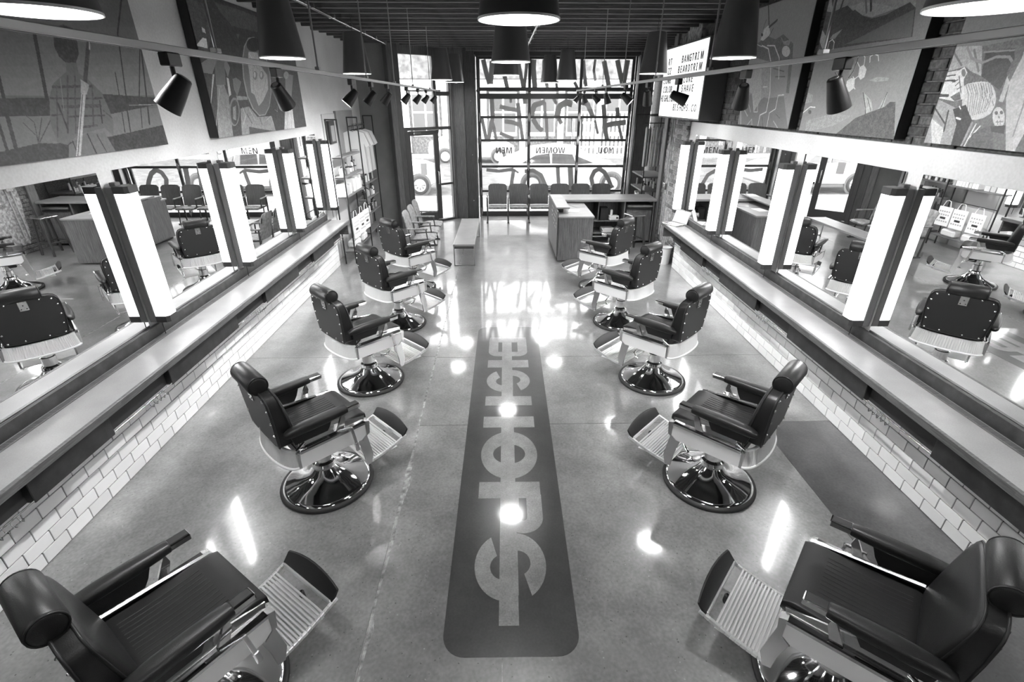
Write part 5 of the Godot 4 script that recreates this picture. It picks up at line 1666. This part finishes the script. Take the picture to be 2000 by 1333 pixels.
const ART_L2 := [0.22,
	["p",0.33,0,[0.211,0.037,0.452,0.029,0.601,0.039,0.569,0.164,0.318,0.17,0.246,0.099]],
	["p",0.3,0,[-0.01,0.076,0.155,0.067,0.13,0.255,0.067,0.409,-0.01,0.346]],
	["l",0.15,0.0131,[-0.01,0.142,-0.01,0.491,-0.01,0.925]],
	["p",0.86,0,[0.065,0.234,0.086,0.244,0.087,0.271,0.064,0.269]],
	["p",0.86,0,[0.055,0.305,0.081,0.307,0.075,0.372,-0.01,0.369]],
	["p",0.86,0,[-0.01,0.507,-0.01,0.542,-0.01,0.769,-0.01,0.78]],
	["p",0.8,0,[0.065,0.547,0.08,0.546,-0.01,0.781,-0.01,0.773]],
	["p",0.8,0,[-0.01,0.806,-0.01,0.788,-0.01,1.01,-0.01,1.01,-0.01,0.904]],
	["p",0.8,0,[0.173,0.561,0.189,0.568,0.18,0.687,0.157,0.703]],
	["p",0.42,0,[0.105,0.447,0.189,0.421,0.152,0.617,0.071,0.628]],
	["p",0.52,0,[-0.01,0.485,0.078,0.429,0.124,0.445,0.063,0.547,-0.01,0.542]],
	["p",0.52,0,[0.196,0.413,0.222,0.487,0.185,0.56,0.173,0.484]],
	["p",0.34,0,[0.182,0.411,0.175,0.428,0.164,0.442,0.15,0.45,0.138,0.452,0.128,0.446,0.124,0.434,0.125,0.419,0.132,0.402,0.143,0.388,0.156,0.38,0.169,0.378,0.179,0.383,0.183,0.395]],
	["p",0.55,0,[0.079,0.62,0.138,0.617,0.154,0.703,0.115,1.01,-0.01,1.01,0.06,0.704]],
	["l",0.66,0.0092,[0.097,0.642,-0.01,0.937]],
	["l",0.45,0.0053,[0.13,0.649,0.082,1.01]],
	["p",0.62,0,[0.624,0.504,0.597,0.658,0.542,0.785,0.473,0.857,0.405,0.861,0.352,0.801,0.322,0.693,0.32,0.558,0.345,0.421,0.393,0.305,0.455,0.229,0.521,0.21,0.58,0.254,0.617,0.359]],
	["p",0.44,0,[0.613,0.506,0.588,0.655,0.538,0.777,0.474,0.847,0.411,0.851,0.361,0.792,0.334,0.687,0.333,0.556,0.357,0.423,0.401,0.31,0.459,0.238,0.52,0.22,0.574,0.264,0.608,0.366]],
	["p",0.14,0,[0.577,0.261,0.562,0.288,0.535,0.312,0.501,0.328,0.467,0.333,0.44,0.327,0.424,0.31,0.424,0.287,0.437,0.261,0.463,0.238,0.496,0.221,0.53,0.214,0.559,0.22,0.576,0.236]],
	["p",0.72,0,[0.429,0.34,0.524,0.334,0.523,0.429,0.585,0.512,0.564,0.633,0.479,0.735,0.421,0.778,0.4,0.682,0.371,0.666,0.392,0.528,0.399,0.435]],
	["p",0.52,0,[0.472,0.523,0.465,0.54,0.455,0.553,0.444,0.561,0.434,0.562,0.427,0.555,0.424,0.543,0.426,0.527,0.432,0.511,0.442,0.497,0.453,0.489,0.463,0.488,0.471,0.495,0.474,0.507]],
	["p",0.8,0,[0.457,0.519,0.453,0.53,0.448,0.539,0.442,0.544,0.437,0.544,0.433,0.54,0.432,0.532,0.434,0.521,0.438,0.51,0.443,0.501,0.449,0.496,0.454,0.496,0.458,0.5,0.459,0.509]],
	["p",0.52,0,[0.544,0.518,0.537,0.534,0.527,0.547,0.515,0.554,0.505,0.555,0.497,0.549,0.494,0.537,0.495,0.521,0.502,0.506,0.512,0.492,0.523,0.485,0.534,0.484,0.542,0.49,0.545,0.502]],
	["p",0.8,0,[0.527,0.514,0.523,0.524,0.518,0.532,0.512,0.537,0.508,0.538,0.504,0.533,0.504,0.525,0.505,0.515,0.509,0.505,0.514,0.497,0.519,0.492,0.524,0.491,0.527,0.495,0.528,0.503]],
	["l",0.58,0.0033,[0.436,0.439,0.49,0.468]],
	["l",0.42,0.0039,[0.443,0.472,0.403,0.613]],
	["l",0.45,0.0039,[0.568,0.532,0.498,0.662]],
	["l",0.5,0.0046,[0.439,0.664,0.433,0.753]],
	["l",0.52,0.0039,[0.42,0.647,0.418,0.7]],
	["l",0.52,0.0039,[0.488,0.653,0.462,0.717]],
	["l",0.85,0.0039,[0.419,0.526,0.387,0.639]],
	["l",0.85,0.0039,[0.534,0.57,0.502,0.644]],
	["l",0.4,0.0039,[0.462,0.402,0.49,0.468]],
	["l",0.85,0.0053,[0.43,0.356,0.462,0.402]],
	["p",0.46,0,[0.222,0.569,0.256,0.556,0.298,0.585,0.231,0.698,0.214,0.646]],
	["p",0.58,0,[0.22,0.694,0.325,0.701,0.321,0.726,0.221,0.728]],
	["p",0.4,0,[0.344,0.219,0.372,0.22,0.351,0.264]],
	["p",0.5,0,[0.223,0.818,0.205,0.866,0.182,0.904,0.157,0.924,0.136,0.922,0.123,0.9,0.12,0.861,0.128,0.815,0.145,0.768,0.167,0.73,0.191,0.709,0.213,0.709,0.227,0.73,0.23,0.769]],
	["p",0.26,0,[0.212,0.822,0.197,0.864,0.178,0.897,0.159,0.914,0.143,0.913,0.134,0.894,0.133,0.86,0.14,0.819,0.154,0.778,0.172,0.745,0.191,0.727,0.208,0.727,0.218,0.745,0.219,0.779]],
	["p",0.55,0,[0.169,0.783,0.201,0.768,0.172,0.882,0.15,0.872]],
	["p",0.58,0,[0.234,0.793,0.321,0.778,0.386,0.868,0.544,0.867,0.56,1.01,0.278,0.941,0.27,1.01,0.194,1.01]],
	["l",0.8,0.0066,[0.256,0.785,0.269,0.854,0.231,0.92]],
	["l",0.82,0.0059,[0.316,0.795,0.356,0.894]],
	["l",0.3,0.0092,[0.284,0.837,0.317,0.918]],
	["l",0.3,0.0079,[0.406,0.879,0.415,0.934]],
	["l",0.78,0.0059,[0.472,0.901,0.531,0.867,0.549,0.945]],
	["p",0.25,0,[0.281,0.95,0.585,1.01,0.575,1.01,0.276,1.01]],
	["p",0.75,0,[0.739,0.775,0.837,0.715,0.818,1.01,0.668,1.01]],
	["l",0.5,0.0053,[0.781,0.756,0.712,1.01]],
	["l",0.45,0.0046,[0.826,0.756,0.772,1.01]],
	["p",0.5,0,[0.817,0.474,0.928,0.485,0.85,0.694,0.764,0.705]],
	["p",0.6,0,[0.864,0.49,0.856,0.506,0.842,0.52,0.826,0.528,0.81,0.529,0.797,0.523,0.791,0.511,0.792,0.496,0.799,0.48,0.812,0.467,0.828,0.458,0.844,0.457,0.857,0.462,0.864,0.474]],
	["l",0.6,0.0053,[0.634,0.774,0.626,0.832,0.597,0.812]],
	["l",0.15,0.0079,[1.01,0.419,0.884,1.01]],
]
const ART_R1 := [0.53,
	["p",0.42,0,[-0.01,1.01,-0.01,0.809,0.189,0.717,0.527,0.763,0.819,0.748,1.01,1.01]],
	["p",0.37,0,[0.099,0.292,0.307,0.253,0.459,0.292,0.582,0.265,0.785,0.353,0.834,0.492,0.894,0.725,0.662,0.723,0.467,0.469,0.157,0.416]],
	["p",0.62,0,[-0.01,0.502,-0.01,0.474,0.282,0.458,0.409,0.772,0.31,0.88,0.189,0.717,-0.01,0.675]],
	["p",0.56,0,[0.282,0.458,0.423,0.458,0.546,0.721,0.409,0.772]],
	["p",0.52,0,[0.475,0.486,0.783,0.489,0.843,0.725,0.585,0.722]],
	["p",0.55,0,[0.52,0.267,0.618,0.323,0.736,0.318,0.723,0.362,0.629,0.347]],
	["l",0.33,0.0097,[0.53,0.522,0.728,0.555]],
	["l",0.33,0.0097,[0.599,0.59,0.765,0.596]],
	["l",0.75,0.0097,[0.401,0.668,0.481,0.666]],
	["l",0.8,0.011,[0.217,0.319,0.355,0.355,0.457,0.469,0.556,0.721,0.56,0.875,0.45,0.904,0.45,1.01]],
	["l",0.78,0.011,[0.322,0.328,0.463,0.34,0.596,0.445,0.663,0.608]],
	["l",0.8,0.0083,[0.813,0.736,0.716,0.74,0.72,0.847,0.622,0.882,0.628,1.01]],
	["l",0.76,0.0069,[0.259,0.771,0.31,0.88,0.385,0.878,0.366,0.816]],
	["l",0.7,0.011,[-0.01,0.818,0.082,1.01]],
	["l",0.7,0.0083,[0.21,1.01,0.295,0.944,0.332,1.01]],
	["l",0.7,0.0069,[0.471,1.01,0.635,1.01]],
	["l",0.66,0.011,[0.096,0.865,0.192,0.919]],
	["l",0.3,0.0124,[-0.01,0.906,-0.01,1.01]],
	["l",0.62,0.0097,[0.73,0.948,0.851,1.01]],
	["l",0.3,0.0097,[0.499,0.92,0.56,1.01]],
	["l",0.3,0.0069,[0.74,0.888,0.828,0.92]],
	["l",0.68,0.0083,[0.163,0.808,0.243,0.881]],
	["p",0.74,0,[0.761,0.407,0.763,0.425,0.75,0.438,0.726,0.445,0.694,0.442,0.661,0.432,0.633,0.415,0.617,0.396,0.616,0.378,0.629,0.364,0.654,0.358,0.686,0.361,0.719,0.372,0.745,0.388]],
	["p",0.76,0,[0.162,0.268,0.194,0.185,0.273,0.161,0.344,0.241,0.22,0.282]],
	["l",0.2,0.0152,[0.191,-0.0,0.277,0.162]],
	["l",0.22,0.0207,[0.291,0.179,0.416,0.143]],
	["l",0.22,0.0069,[0.205,0.113,0.173,0.182]],
	["l",0.2,0.0083,[0.325,0.251,0.376,0.197]],
	["p",0.15,0,[0.195,0.23,0.196,0.236,0.192,0.24,0.185,0.242,0.175,0.241,0.165,0.237,0.157,0.232,0.152,0.225,0.151,0.22,0.155,0.215,0.163,0.214,0.172,0.215,0.182,0.218,0.19,0.224]],
	["l",0.3,0.0055,[0.147,0.304,0.176,0.366]],
	["l",0.75,0.0069,[0.114,0.302,0.221,0.328]],
]
const ART_R2 := [0.5,
	["p",0.6,0,[-0.01,-0.149,0.783,0.077,0.858,0.285,-0.01,0.208]],
	["p",0.28,0,[-0.01,0.196,-0.01,0.2,-0.01,0.179,0.065,0.196,0.227,0.18,0.303,0.224,0.336,0.213,0.407,0.265,0.513,0.296,0.637,0.292,0.694,0.277,0.804,0.254,0.861,0.291,0.902,0.441,-0.01,0.439,-0.01,0.311]],
	["p",0.4,0,[0.422,0.399,0.855,0.296,0.893,0.44,0.298,0.423]],
	["p",0.66,0,[0.267,0.193,0.372,0.184,0.507,0.212,0.717,0.269,0.51,0.289,0.406,0.262]],
	["l",0.25,0.0222,[-0.01,0.033,0.086,0.185]],
	["l",0.25,0.0193,[0.175,0.087,0.147,0.242]],
	["l",0.26,0.0193,[0.421,0.107,0.481,0.245]],
	["l",0.45,0.0163,[0.371,0.11,0.443,0.252]],
	["p",0.64,0,[-0.01,0.278,-0.01,0.291,0.068,0.351,0.058,0.433,-0.01,0.365]],
	["p",0.6,0,[0.142,0.345,0.236,0.321,0.175,0.376,0.113,0.371]],
	["l",0.3,0.0044,[-0.01,0.288,-0.01,0.398]],
	["p",0.62,0,[0.616,0.727,0.714,0.779,0.752,0.832,0.746,0.923,0.681,0.833]],
	["p",0.6,0,[0.801,0.927,0.796,0.831,0.837,0.734,0.844,0.844]],
	["l",0.2,0.0059,[0.621,0.732,0.683,0.826,0.73,0.934]],
	["l",0.2,0.0052,[0.835,0.735,0.813,0.87,0.806,0.927]],
	["l",0.25,0.0044,[0.677,0.766,0.742,0.846]],
	["p",0.62,0,[0.265,0.585,0.39,0.651,0.417,0.711,0.311,0.648]],
	["p",0.56,0,[0.422,0.603,0.479,0.516,0.477,0.599,0.442,0.68]],
	["l",0.22,0.0067,[0.48,0.519,0.465,0.599,0.437,0.638]],
	["l",0.22,0.0059,[0.276,0.596,0.403,0.707]],
	["l",0.86,0.0067,[0.477,0.512,0.511,0.492,0.547,0.521,0.557,0.567,0.522,0.578,0.486,0.546]],
	["l",0.86,0.0067,[0.522,0.578,0.555,0.569,0.589,0.595,0.59,0.638,0.562,0.651,0.532,0.63,0.522,0.578]],
	["l",0.86,0.0067,[0.532,0.63,0.501,0.649,0.48,0.633]],
	["l",0.86,0.0067,[0.436,0.701,0.429,0.659,0.468,0.643,0.501,0.649,0.518,0.7,0.48,0.724,0.436,0.701,0.395,0.729,0.412,0.768]],
	["l",0.86,0.0067,[0.518,0.7,0.533,0.71]],
	["l",0.86,0.0067,[0.605,0.554,0.593,0.521,0.625,0.506,0.665,0.52,0.681,0.55]],
	["l",0.86,0.0074,[0.118,0.435,0.117,0.388,0.15,0.377,0.18,0.398,0.184,0.44]],
	["p",0.86,0,[0.473,0.678,0.475,0.686,0.472,0.693,0.467,0.696,0.458,0.696,0.449,0.692,0.441,0.685,0.436,0.677,0.434,0.668,0.436,0.661,0.442,0.658,0.45,0.658,0.459,0.662,0.467,0.669]],
	["p",0.8,0,[0.712,0.495,0.713,0.502,0.708,0.507,0.698,0.509,0.686,0.508,0.673,0.504,0.663,0.498,0.657,0.49,0.657,0.483,0.662,0.478,0.672,0.476,0.684,0.477,0.696,0.481,0.706,0.488]],
	["p",0.6,0,[0.641,0.66,0.714,0.643,0.813,0.653,0.81,0.669,0.707,0.672]],
	["p",0.58,0,[-0.01,0.722,0.073,0.74,0.083,0.794,-0.01,0.803]],
	["p",0.55,0,[0.066,0.923,0.369,0.867,0.575,0.877,0.404,0.949,0.09,1.01]],
	["p",0.27,0,[-0.01,1.01,0.345,1.01,0.447,1.01,0.614,0.89,0.725,0.853,0.847,0.818,0.881,0.789,0.926,0.789,1.01,1.01,-0.01,1.01]],
	["l",0.86,0.0082,[-0.01,1.01,-0.01,0.875,0.075,0.826,0.14,0.829]],
	["p",0.3,0,[0.106,0.862,0.107,0.868,0.103,0.873,0.097,0.876,0.088,0.876,0.078,0.873,0.071,0.869,0.066,0.862,0.065,0.856,0.069,0.851,0.076,0.848,0.085,0.848,0.094,0.851,0.101,0.855]],
]
const ART_R3 := [0.36,
	["p",0.6,0,[-0.01,1.01,-0.01,1.01,-0.01,0.482,-0.01,0.352,-0.01,0.346]],
	["p",0.45,0,[-0.01,0.488,-0.01,0.381,0.427,0.339,0.502,0.503,0.149,0.534,-0.01,0.523]],
	["p",0.6,0,[-0.01,0.522,0.145,0.531,0.198,0.67,0.132,0.645,0.092,0.621,-0.01,0.64,-0.01,0.637]],
	["l",0.42,0.0111,[-0.01,0.549,-0.01,0.617]],
	["l",0.42,0.0095,[-0.01,0.542,0.068,0.614]],
	["l",0.42,0.0111,[0.108,0.546,0.174,0.647]],
	["p",0.18,0,[0.198,0.67,0.175,0.562,0.311,0.558,0.332,0.605,0.328,0.675,0.319,0.737,0.25,0.698]],
	["l",0.5,0.0127,[0.066,0.532,0.111,0.584,0.177,0.61,0.239,0.588,0.303,0.593,0.324,0.614]],
	["l",0.5,0.0079,[0.169,0.562,0.314,0.566]],
	["p",0.74,0,[0.118,0.717,0.137,0.703,0.169,0.697,0.208,0.694,0.244,0.698,0.274,0.715,0.299,0.742,0.317,0.774,0.324,0.806,0.318,0.841,0.291,0.861,0.262,0.87,0.22,0.872,0.188,0.864,0.155,0.813,0.131,0.756]],
	["l",0.42,0.0032,[0.131,0.707,0.164,0.751,0.182,0.802,0.201,0.861]],
	["l",0.44999999999999996,0.0032,[0.144,0.706,0.181,0.751,0.196,0.809,0.211,0.858]],
	["l",0.48,0.0032,[0.158,0.705,0.19,0.751,0.211,0.817,0.22,0.855]],
	["l",0.42,0.0032,[0.17,0.705,0.206,0.751,0.215,0.801,0.229,0.852]],
	["l",0.44999999999999996,0.0032,[0.183,0.704,0.214,0.752,0.23,0.809,0.238,0.849]],
	["l",0.48,0.0032,[0.196,0.703,0.231,0.752,0.244,0.817,0.247,0.846]],
	["l",0.42,0.0032,[0.208,0.702,0.239,0.752,0.248,0.801,0.256,0.843]],
	["l",0.44999999999999996,0.0032,[0.221,0.702,0.255,0.752,0.262,0.809,0.265,0.84]],
	["l",0.48,0.0032,[0.233,0.701,0.263,0.752,0.276,0.816,0.273,0.837]],
	["l",0.42,0.0032,[0.245,0.7,0.279,0.752,0.28,0.801,0.282,0.834]],
	["l",0.44999999999999996,0.0032,[0.257,0.7,0.287,0.752,0.294,0.808,0.291,0.831]],
	["l",0.4,0.0032,[0.217,0.713,0.234,0.735]],
	["l",0.4,0.0032,[0.247,0.724,0.263,0.746]],
	["l",0.4,0.0032,[0.276,0.734,0.292,0.756]],
	["l",0.4,0.0032,[0.245,0.743,0.262,0.765]],
	["l",0.4,0.0032,[0.274,0.753,0.29,0.775]],
	["l",0.4,0.0032,[0.243,0.763,0.26,0.785]],
	["l",0.4,0.0032,[0.272,0.773,0.289,0.794]],
	["l",0.4,0.0032,[0.301,0.782,0.317,0.804]],
	["p",0.78,0,[-0.01,0.618,-0.01,0.643,0.063,0.636,0.089,0.622,0.116,0.65,0.108,0.68,0.151,0.773,0.101,0.786,-0.01,0.768,-0.01,0.72,-0.01,0.696,-0.01,0.649]],
	["p",0.42,0,[0.107,0.65,0.11,0.658,0.109,0.664,0.106,0.668,0.1,0.667,0.093,0.664,0.087,0.657,0.082,0.649,0.08,0.641,0.08,0.635,0.084,0.632,0.09,0.632,0.096,0.636,0.102,0.643]],
	["l",0.3,0.0063,[-0.01,0.662,0.051,0.658]],
	["l",0.3,0.0063,[0.051,0.692,0.076,0.682]],
	["p",0.2,0,[-0.01,0.688,-0.01,0.691,-0.01,0.693,-0.01,0.695,-0.01,0.694,-0.01,0.693,-0.01,0.691,-0.01,0.687,-0.01,0.684,-0.01,0.682,-0.01,0.681,-0.01,0.681,-0.01,0.682,-0.01,0.685]],
	["p",0.2,0,[0.067,0.687,0.067,0.69,0.066,0.692,0.063,0.693,0.059,0.693,0.055,0.692,0.051,0.689,-0.01,0.686,-0.01,0.683,-0.01,0.681,0.053,0.68,0.057,0.68,0.061,0.681,0.065,0.684]],
	["p",0.22,0,[0.056,0.756,0.056,0.76,0.053,0.763,-0.01,0.765,-0.01,0.764,-0.01,0.763,-0.01,0.759,-0.01,0.755,-0.01,0.751,-0.01,0.748,-0.01,0.746,-0.01,0.746,-0.01,0.748,0.052,0.751]],
	["p",0.35,0,[0.065,0.764,0.11,0.739,0.134,0.776,0.101,0.785]],
	["l",0.3,0.0055,[-0.01,0.639,-0.01,0.668]],
	["l",0.3,0.0055,[-0.01,0.646,-0.01,0.669]],
	["l",0.32,0.0055,[0.089,0.693,0.074,0.71]],
	["l",0.32,0.0055,[0.11,0.716,0.09,0.727]],
	["l",0.32,0.0055,[-0.01,0.667,-0.01,0.673]],
	["l",0.85,0.0079,[-0.01,0.697,-0.01,0.744]],
	["l",0.35,0.0055,[0.076,0.665,0.12,0.745]],
	["p",0.55,0,[-0.01,0.773,0.114,0.814,0.248,0.885,0.231,1.01,0.056,1.01,-0.01,1.01,-0.01,0.875]],
	["p",0.72,0,[-0.01,0.869,0.094,0.921,0.105,1.01,0.058,1.01]],
	["p",0.13,0,[0.108,0.825,0.171,0.802,0.236,0.874,0.222,1.01,0.171,1.01,0.158,0.894]],
	["l",0.85,0.0095,[0.145,0.865,0.17,0.871]],
	["l",0.85,0.0063,[0.139,0.81,0.151,0.822]],
	["l",0.8,0.0071,[0.264,0.89,0.243,1.01]],
	["l",0.85,0.0071,[0.289,0.9,0.258,0.953]],
	["l",0.2,0.0127,[0.291,0.934,0.359,0.908]],
	["l",0.7,0.0095,[0.235,1.01,0.353,0.953]],
	["l",0.5,0.0158,[-0.01,0.797,-0.01,0.851,0.075,0.898]],
	["l",0.2,0.0079,[-0.01,0.815,0.091,0.897]],
	["l",0.2,0.0095,[0.084,0.832,0.099,0.933]],
	["p",0.3,0,[0.264,0.936,0.349,0.887,0.403,1.01,0.253,1.01]],
	["l",0.75,0.0079,[0.324,1.01,0.383,1.01]],
	["p",0.68,0,[0.328,0.675,0.334,0.785,0.356,0.79,0.351,0.701]],
	["p",0.35,0,[0.324,0.614,0.348,0.601,0.363,0.646,0.341,0.691,0.32,0.664]],
	["p",0.76,0,[0.393,0.855,0.4,0.876,0.399,0.892,0.391,0.902,0.378,0.902,0.362,0.894,0.346,0.878,0.334,0.857,0.327,0.837,0.328,0.82,0.336,0.811,0.35,0.811,0.366,0.819,0.381,0.835]],
	["p",0.3,0,[0.352,0.837,0.353,0.84,0.352,0.843,0.35,0.845,0.346,0.845,0.342,0.843,0.338,0.84,0.336,0.837,0.335,0.834,0.336,0.831,0.339,0.829,0.342,0.829,0.346,0.83,0.35,0.833]],
	["p",0.3,0,[0.376,0.834,0.377,0.837,0.376,0.84,0.374,0.842,0.37,0.842,0.366,0.841,0.363,0.838,0.36,0.834,0.359,0.831,0.36,0.828,0.363,0.827,0.366,0.826,0.37,0.828,0.374,0.831]],
	["p",0.35,0,[0.369,0.856,0.37,0.859,0.37,0.861,0.369,0.862,0.368,0.862,0.366,0.861,0.364,0.859,0.362,0.856,0.361,0.854,0.361,0.851,0.362,0.85,0.364,0.85,0.366,0.851,0.368,0.853]],
	["l",0.4,0.004,[0.358,0.878,0.391,0.874]],
	["l",0.45,0.0032,[0.364,0.87,0.373,0.888]],
	["l",0.45,0.0032,[0.376,0.869,0.385,0.888]],
	["p",0.13,0,[0.341,0.898,0.41,0.89,0.418,0.927,0.357,0.922]],
	["p",0.71,0,[0.351,0.471,0.363,0.597,0.35,0.696,0.364,0.774,0.401,0.863,0.462,1.01,0.464,1.01,0.505,1.01,0.484,0.939,0.472,0.835,0.446,0.729,0.493,0.711,0.386,0.475]],
	["p",0.76,0,[0.493,0.711,0.449,0.81,0.465,0.94,0.497,1.01,0.519,0.839,0.538,0.809]],
	["l",0.5,0.0071,[0.446,0.729,0.455,0.81,0.464,0.935]],
	["p",0.15,0,[0.529,0.936,0.539,0.884,0.623,1.01,0.546,1.01]],
]
const GLASS_STROKES := [[0.112,[-0.416,3.622,-0.357,3.37,-0.277,3.112]],[0.124,[-0.201,3.591,-0.253,3.112]],[0.099,[0.078,3.306,0.15,3.015]],[0.087,[0.416,3.55,0.53,3.026]],[0.074,[0.609,3.561,0.555,3.026]],[0.124,[0.773,3.624,0.762,3.435,0.813,3.015]],[0.087,[1.016,3.624,1.014,3.467,1.108,3.015]],[0.062,[1.173,3.614,1.253,3.414,1.341,3.026]],[0.087,[1.94,3.605,1.979,3.319,2.041,3.059]],[0.062,[2.221,3.626,2.2,3.404,2.254,3.179]],[0.112,[2.428,3.595,2.598,3.027]],[0.112,[2.741,3.616,2.913,3.092]],[0.124,[2.982,3.616,2.93,3.049]],[0.074,[1.752,3.157,1.833,3.026]],[0.112,[-0.234,2.828,-0.216,2.401]],[0.062,[0.223,2.828,0.235,2.705]],[0.112,[0.569,2.828,0.583,2.683]],[0.099,[-0.038,2.627,0.173,2.576,0.447,2.537]],[0.099,[0.397,2.705,0.448,2.4]],[0.124,[1.067,2.728,0.807,2.661,0.737,2.423]],[0.074,[1.055,2.717,1.077,2.4]],[0.149,[1.729,2.677,1.577,2.716,1.407,2.627,1.366,2.4]],[0.074,[1.25,2.828,1.342,2.683]],[0.112,[1.951,2.716,2.09,2.694,2.248,2.399]],[0.112,[2.491,2.672,2.539,2.399]],[0.099,[2.835,2.604,2.867,2.399]],[0.087,[-0.48,2.366,-0.379,1.877]],[0.099,[-0.222,2.366,-0.328,1.877]],[0.074,[-0.206,2.263,-0.136,1.877]],[0.099,[0.071,2.297,0.273,2.274,0.462,2.209]],[0.087,[0.442,2.366,0.475,2.205,0.529,1.876]],[0.087,[-0.045,2.03,0.298,1.9]],[0.112,[0.776,2.354,0.885,2.181,1.023,2.076]],[0.081,[1.103,2.366,1.143,1.875]],[0.099,[1.405,2.365,1.486,2.238]],[0.05,[1.742,2.365,1.772,1.874]],[0.05,[1.973,2.365,2.003,1.874]],[0.062,[2.305,2.319,2.405,2.004]],[0.112,[2.542,2.365,2.574,2.121,2.646,1.873]],[0.124,[2.53,2.191,2.768,2.238,3.083,2.272]],[0.074,[2.911,2.203,3.02,1.873]],[0.087,[-0.395,1.16,-0.081,1.126,0.299,1.171]],[0.099,[0.299,1.146,0.247,0.805,0.193,0.638]],[0.05,[0.299,1.171,0.431,1.083]],[0.099,[0.584,1.121,0.805,1.145,1.012,1.025,1.153,0.726]],[0.099,[1.432,1.218,1.447,1.024,1.489,0.673]],[0.136,[1.752,1.218,1.81,0.672]],[0.112,[2.365,0.774,2.312,0.952,2.38,1.116,2.507,1.179,2.647,1.09,2.768,0.905,2.867,0.695]]]
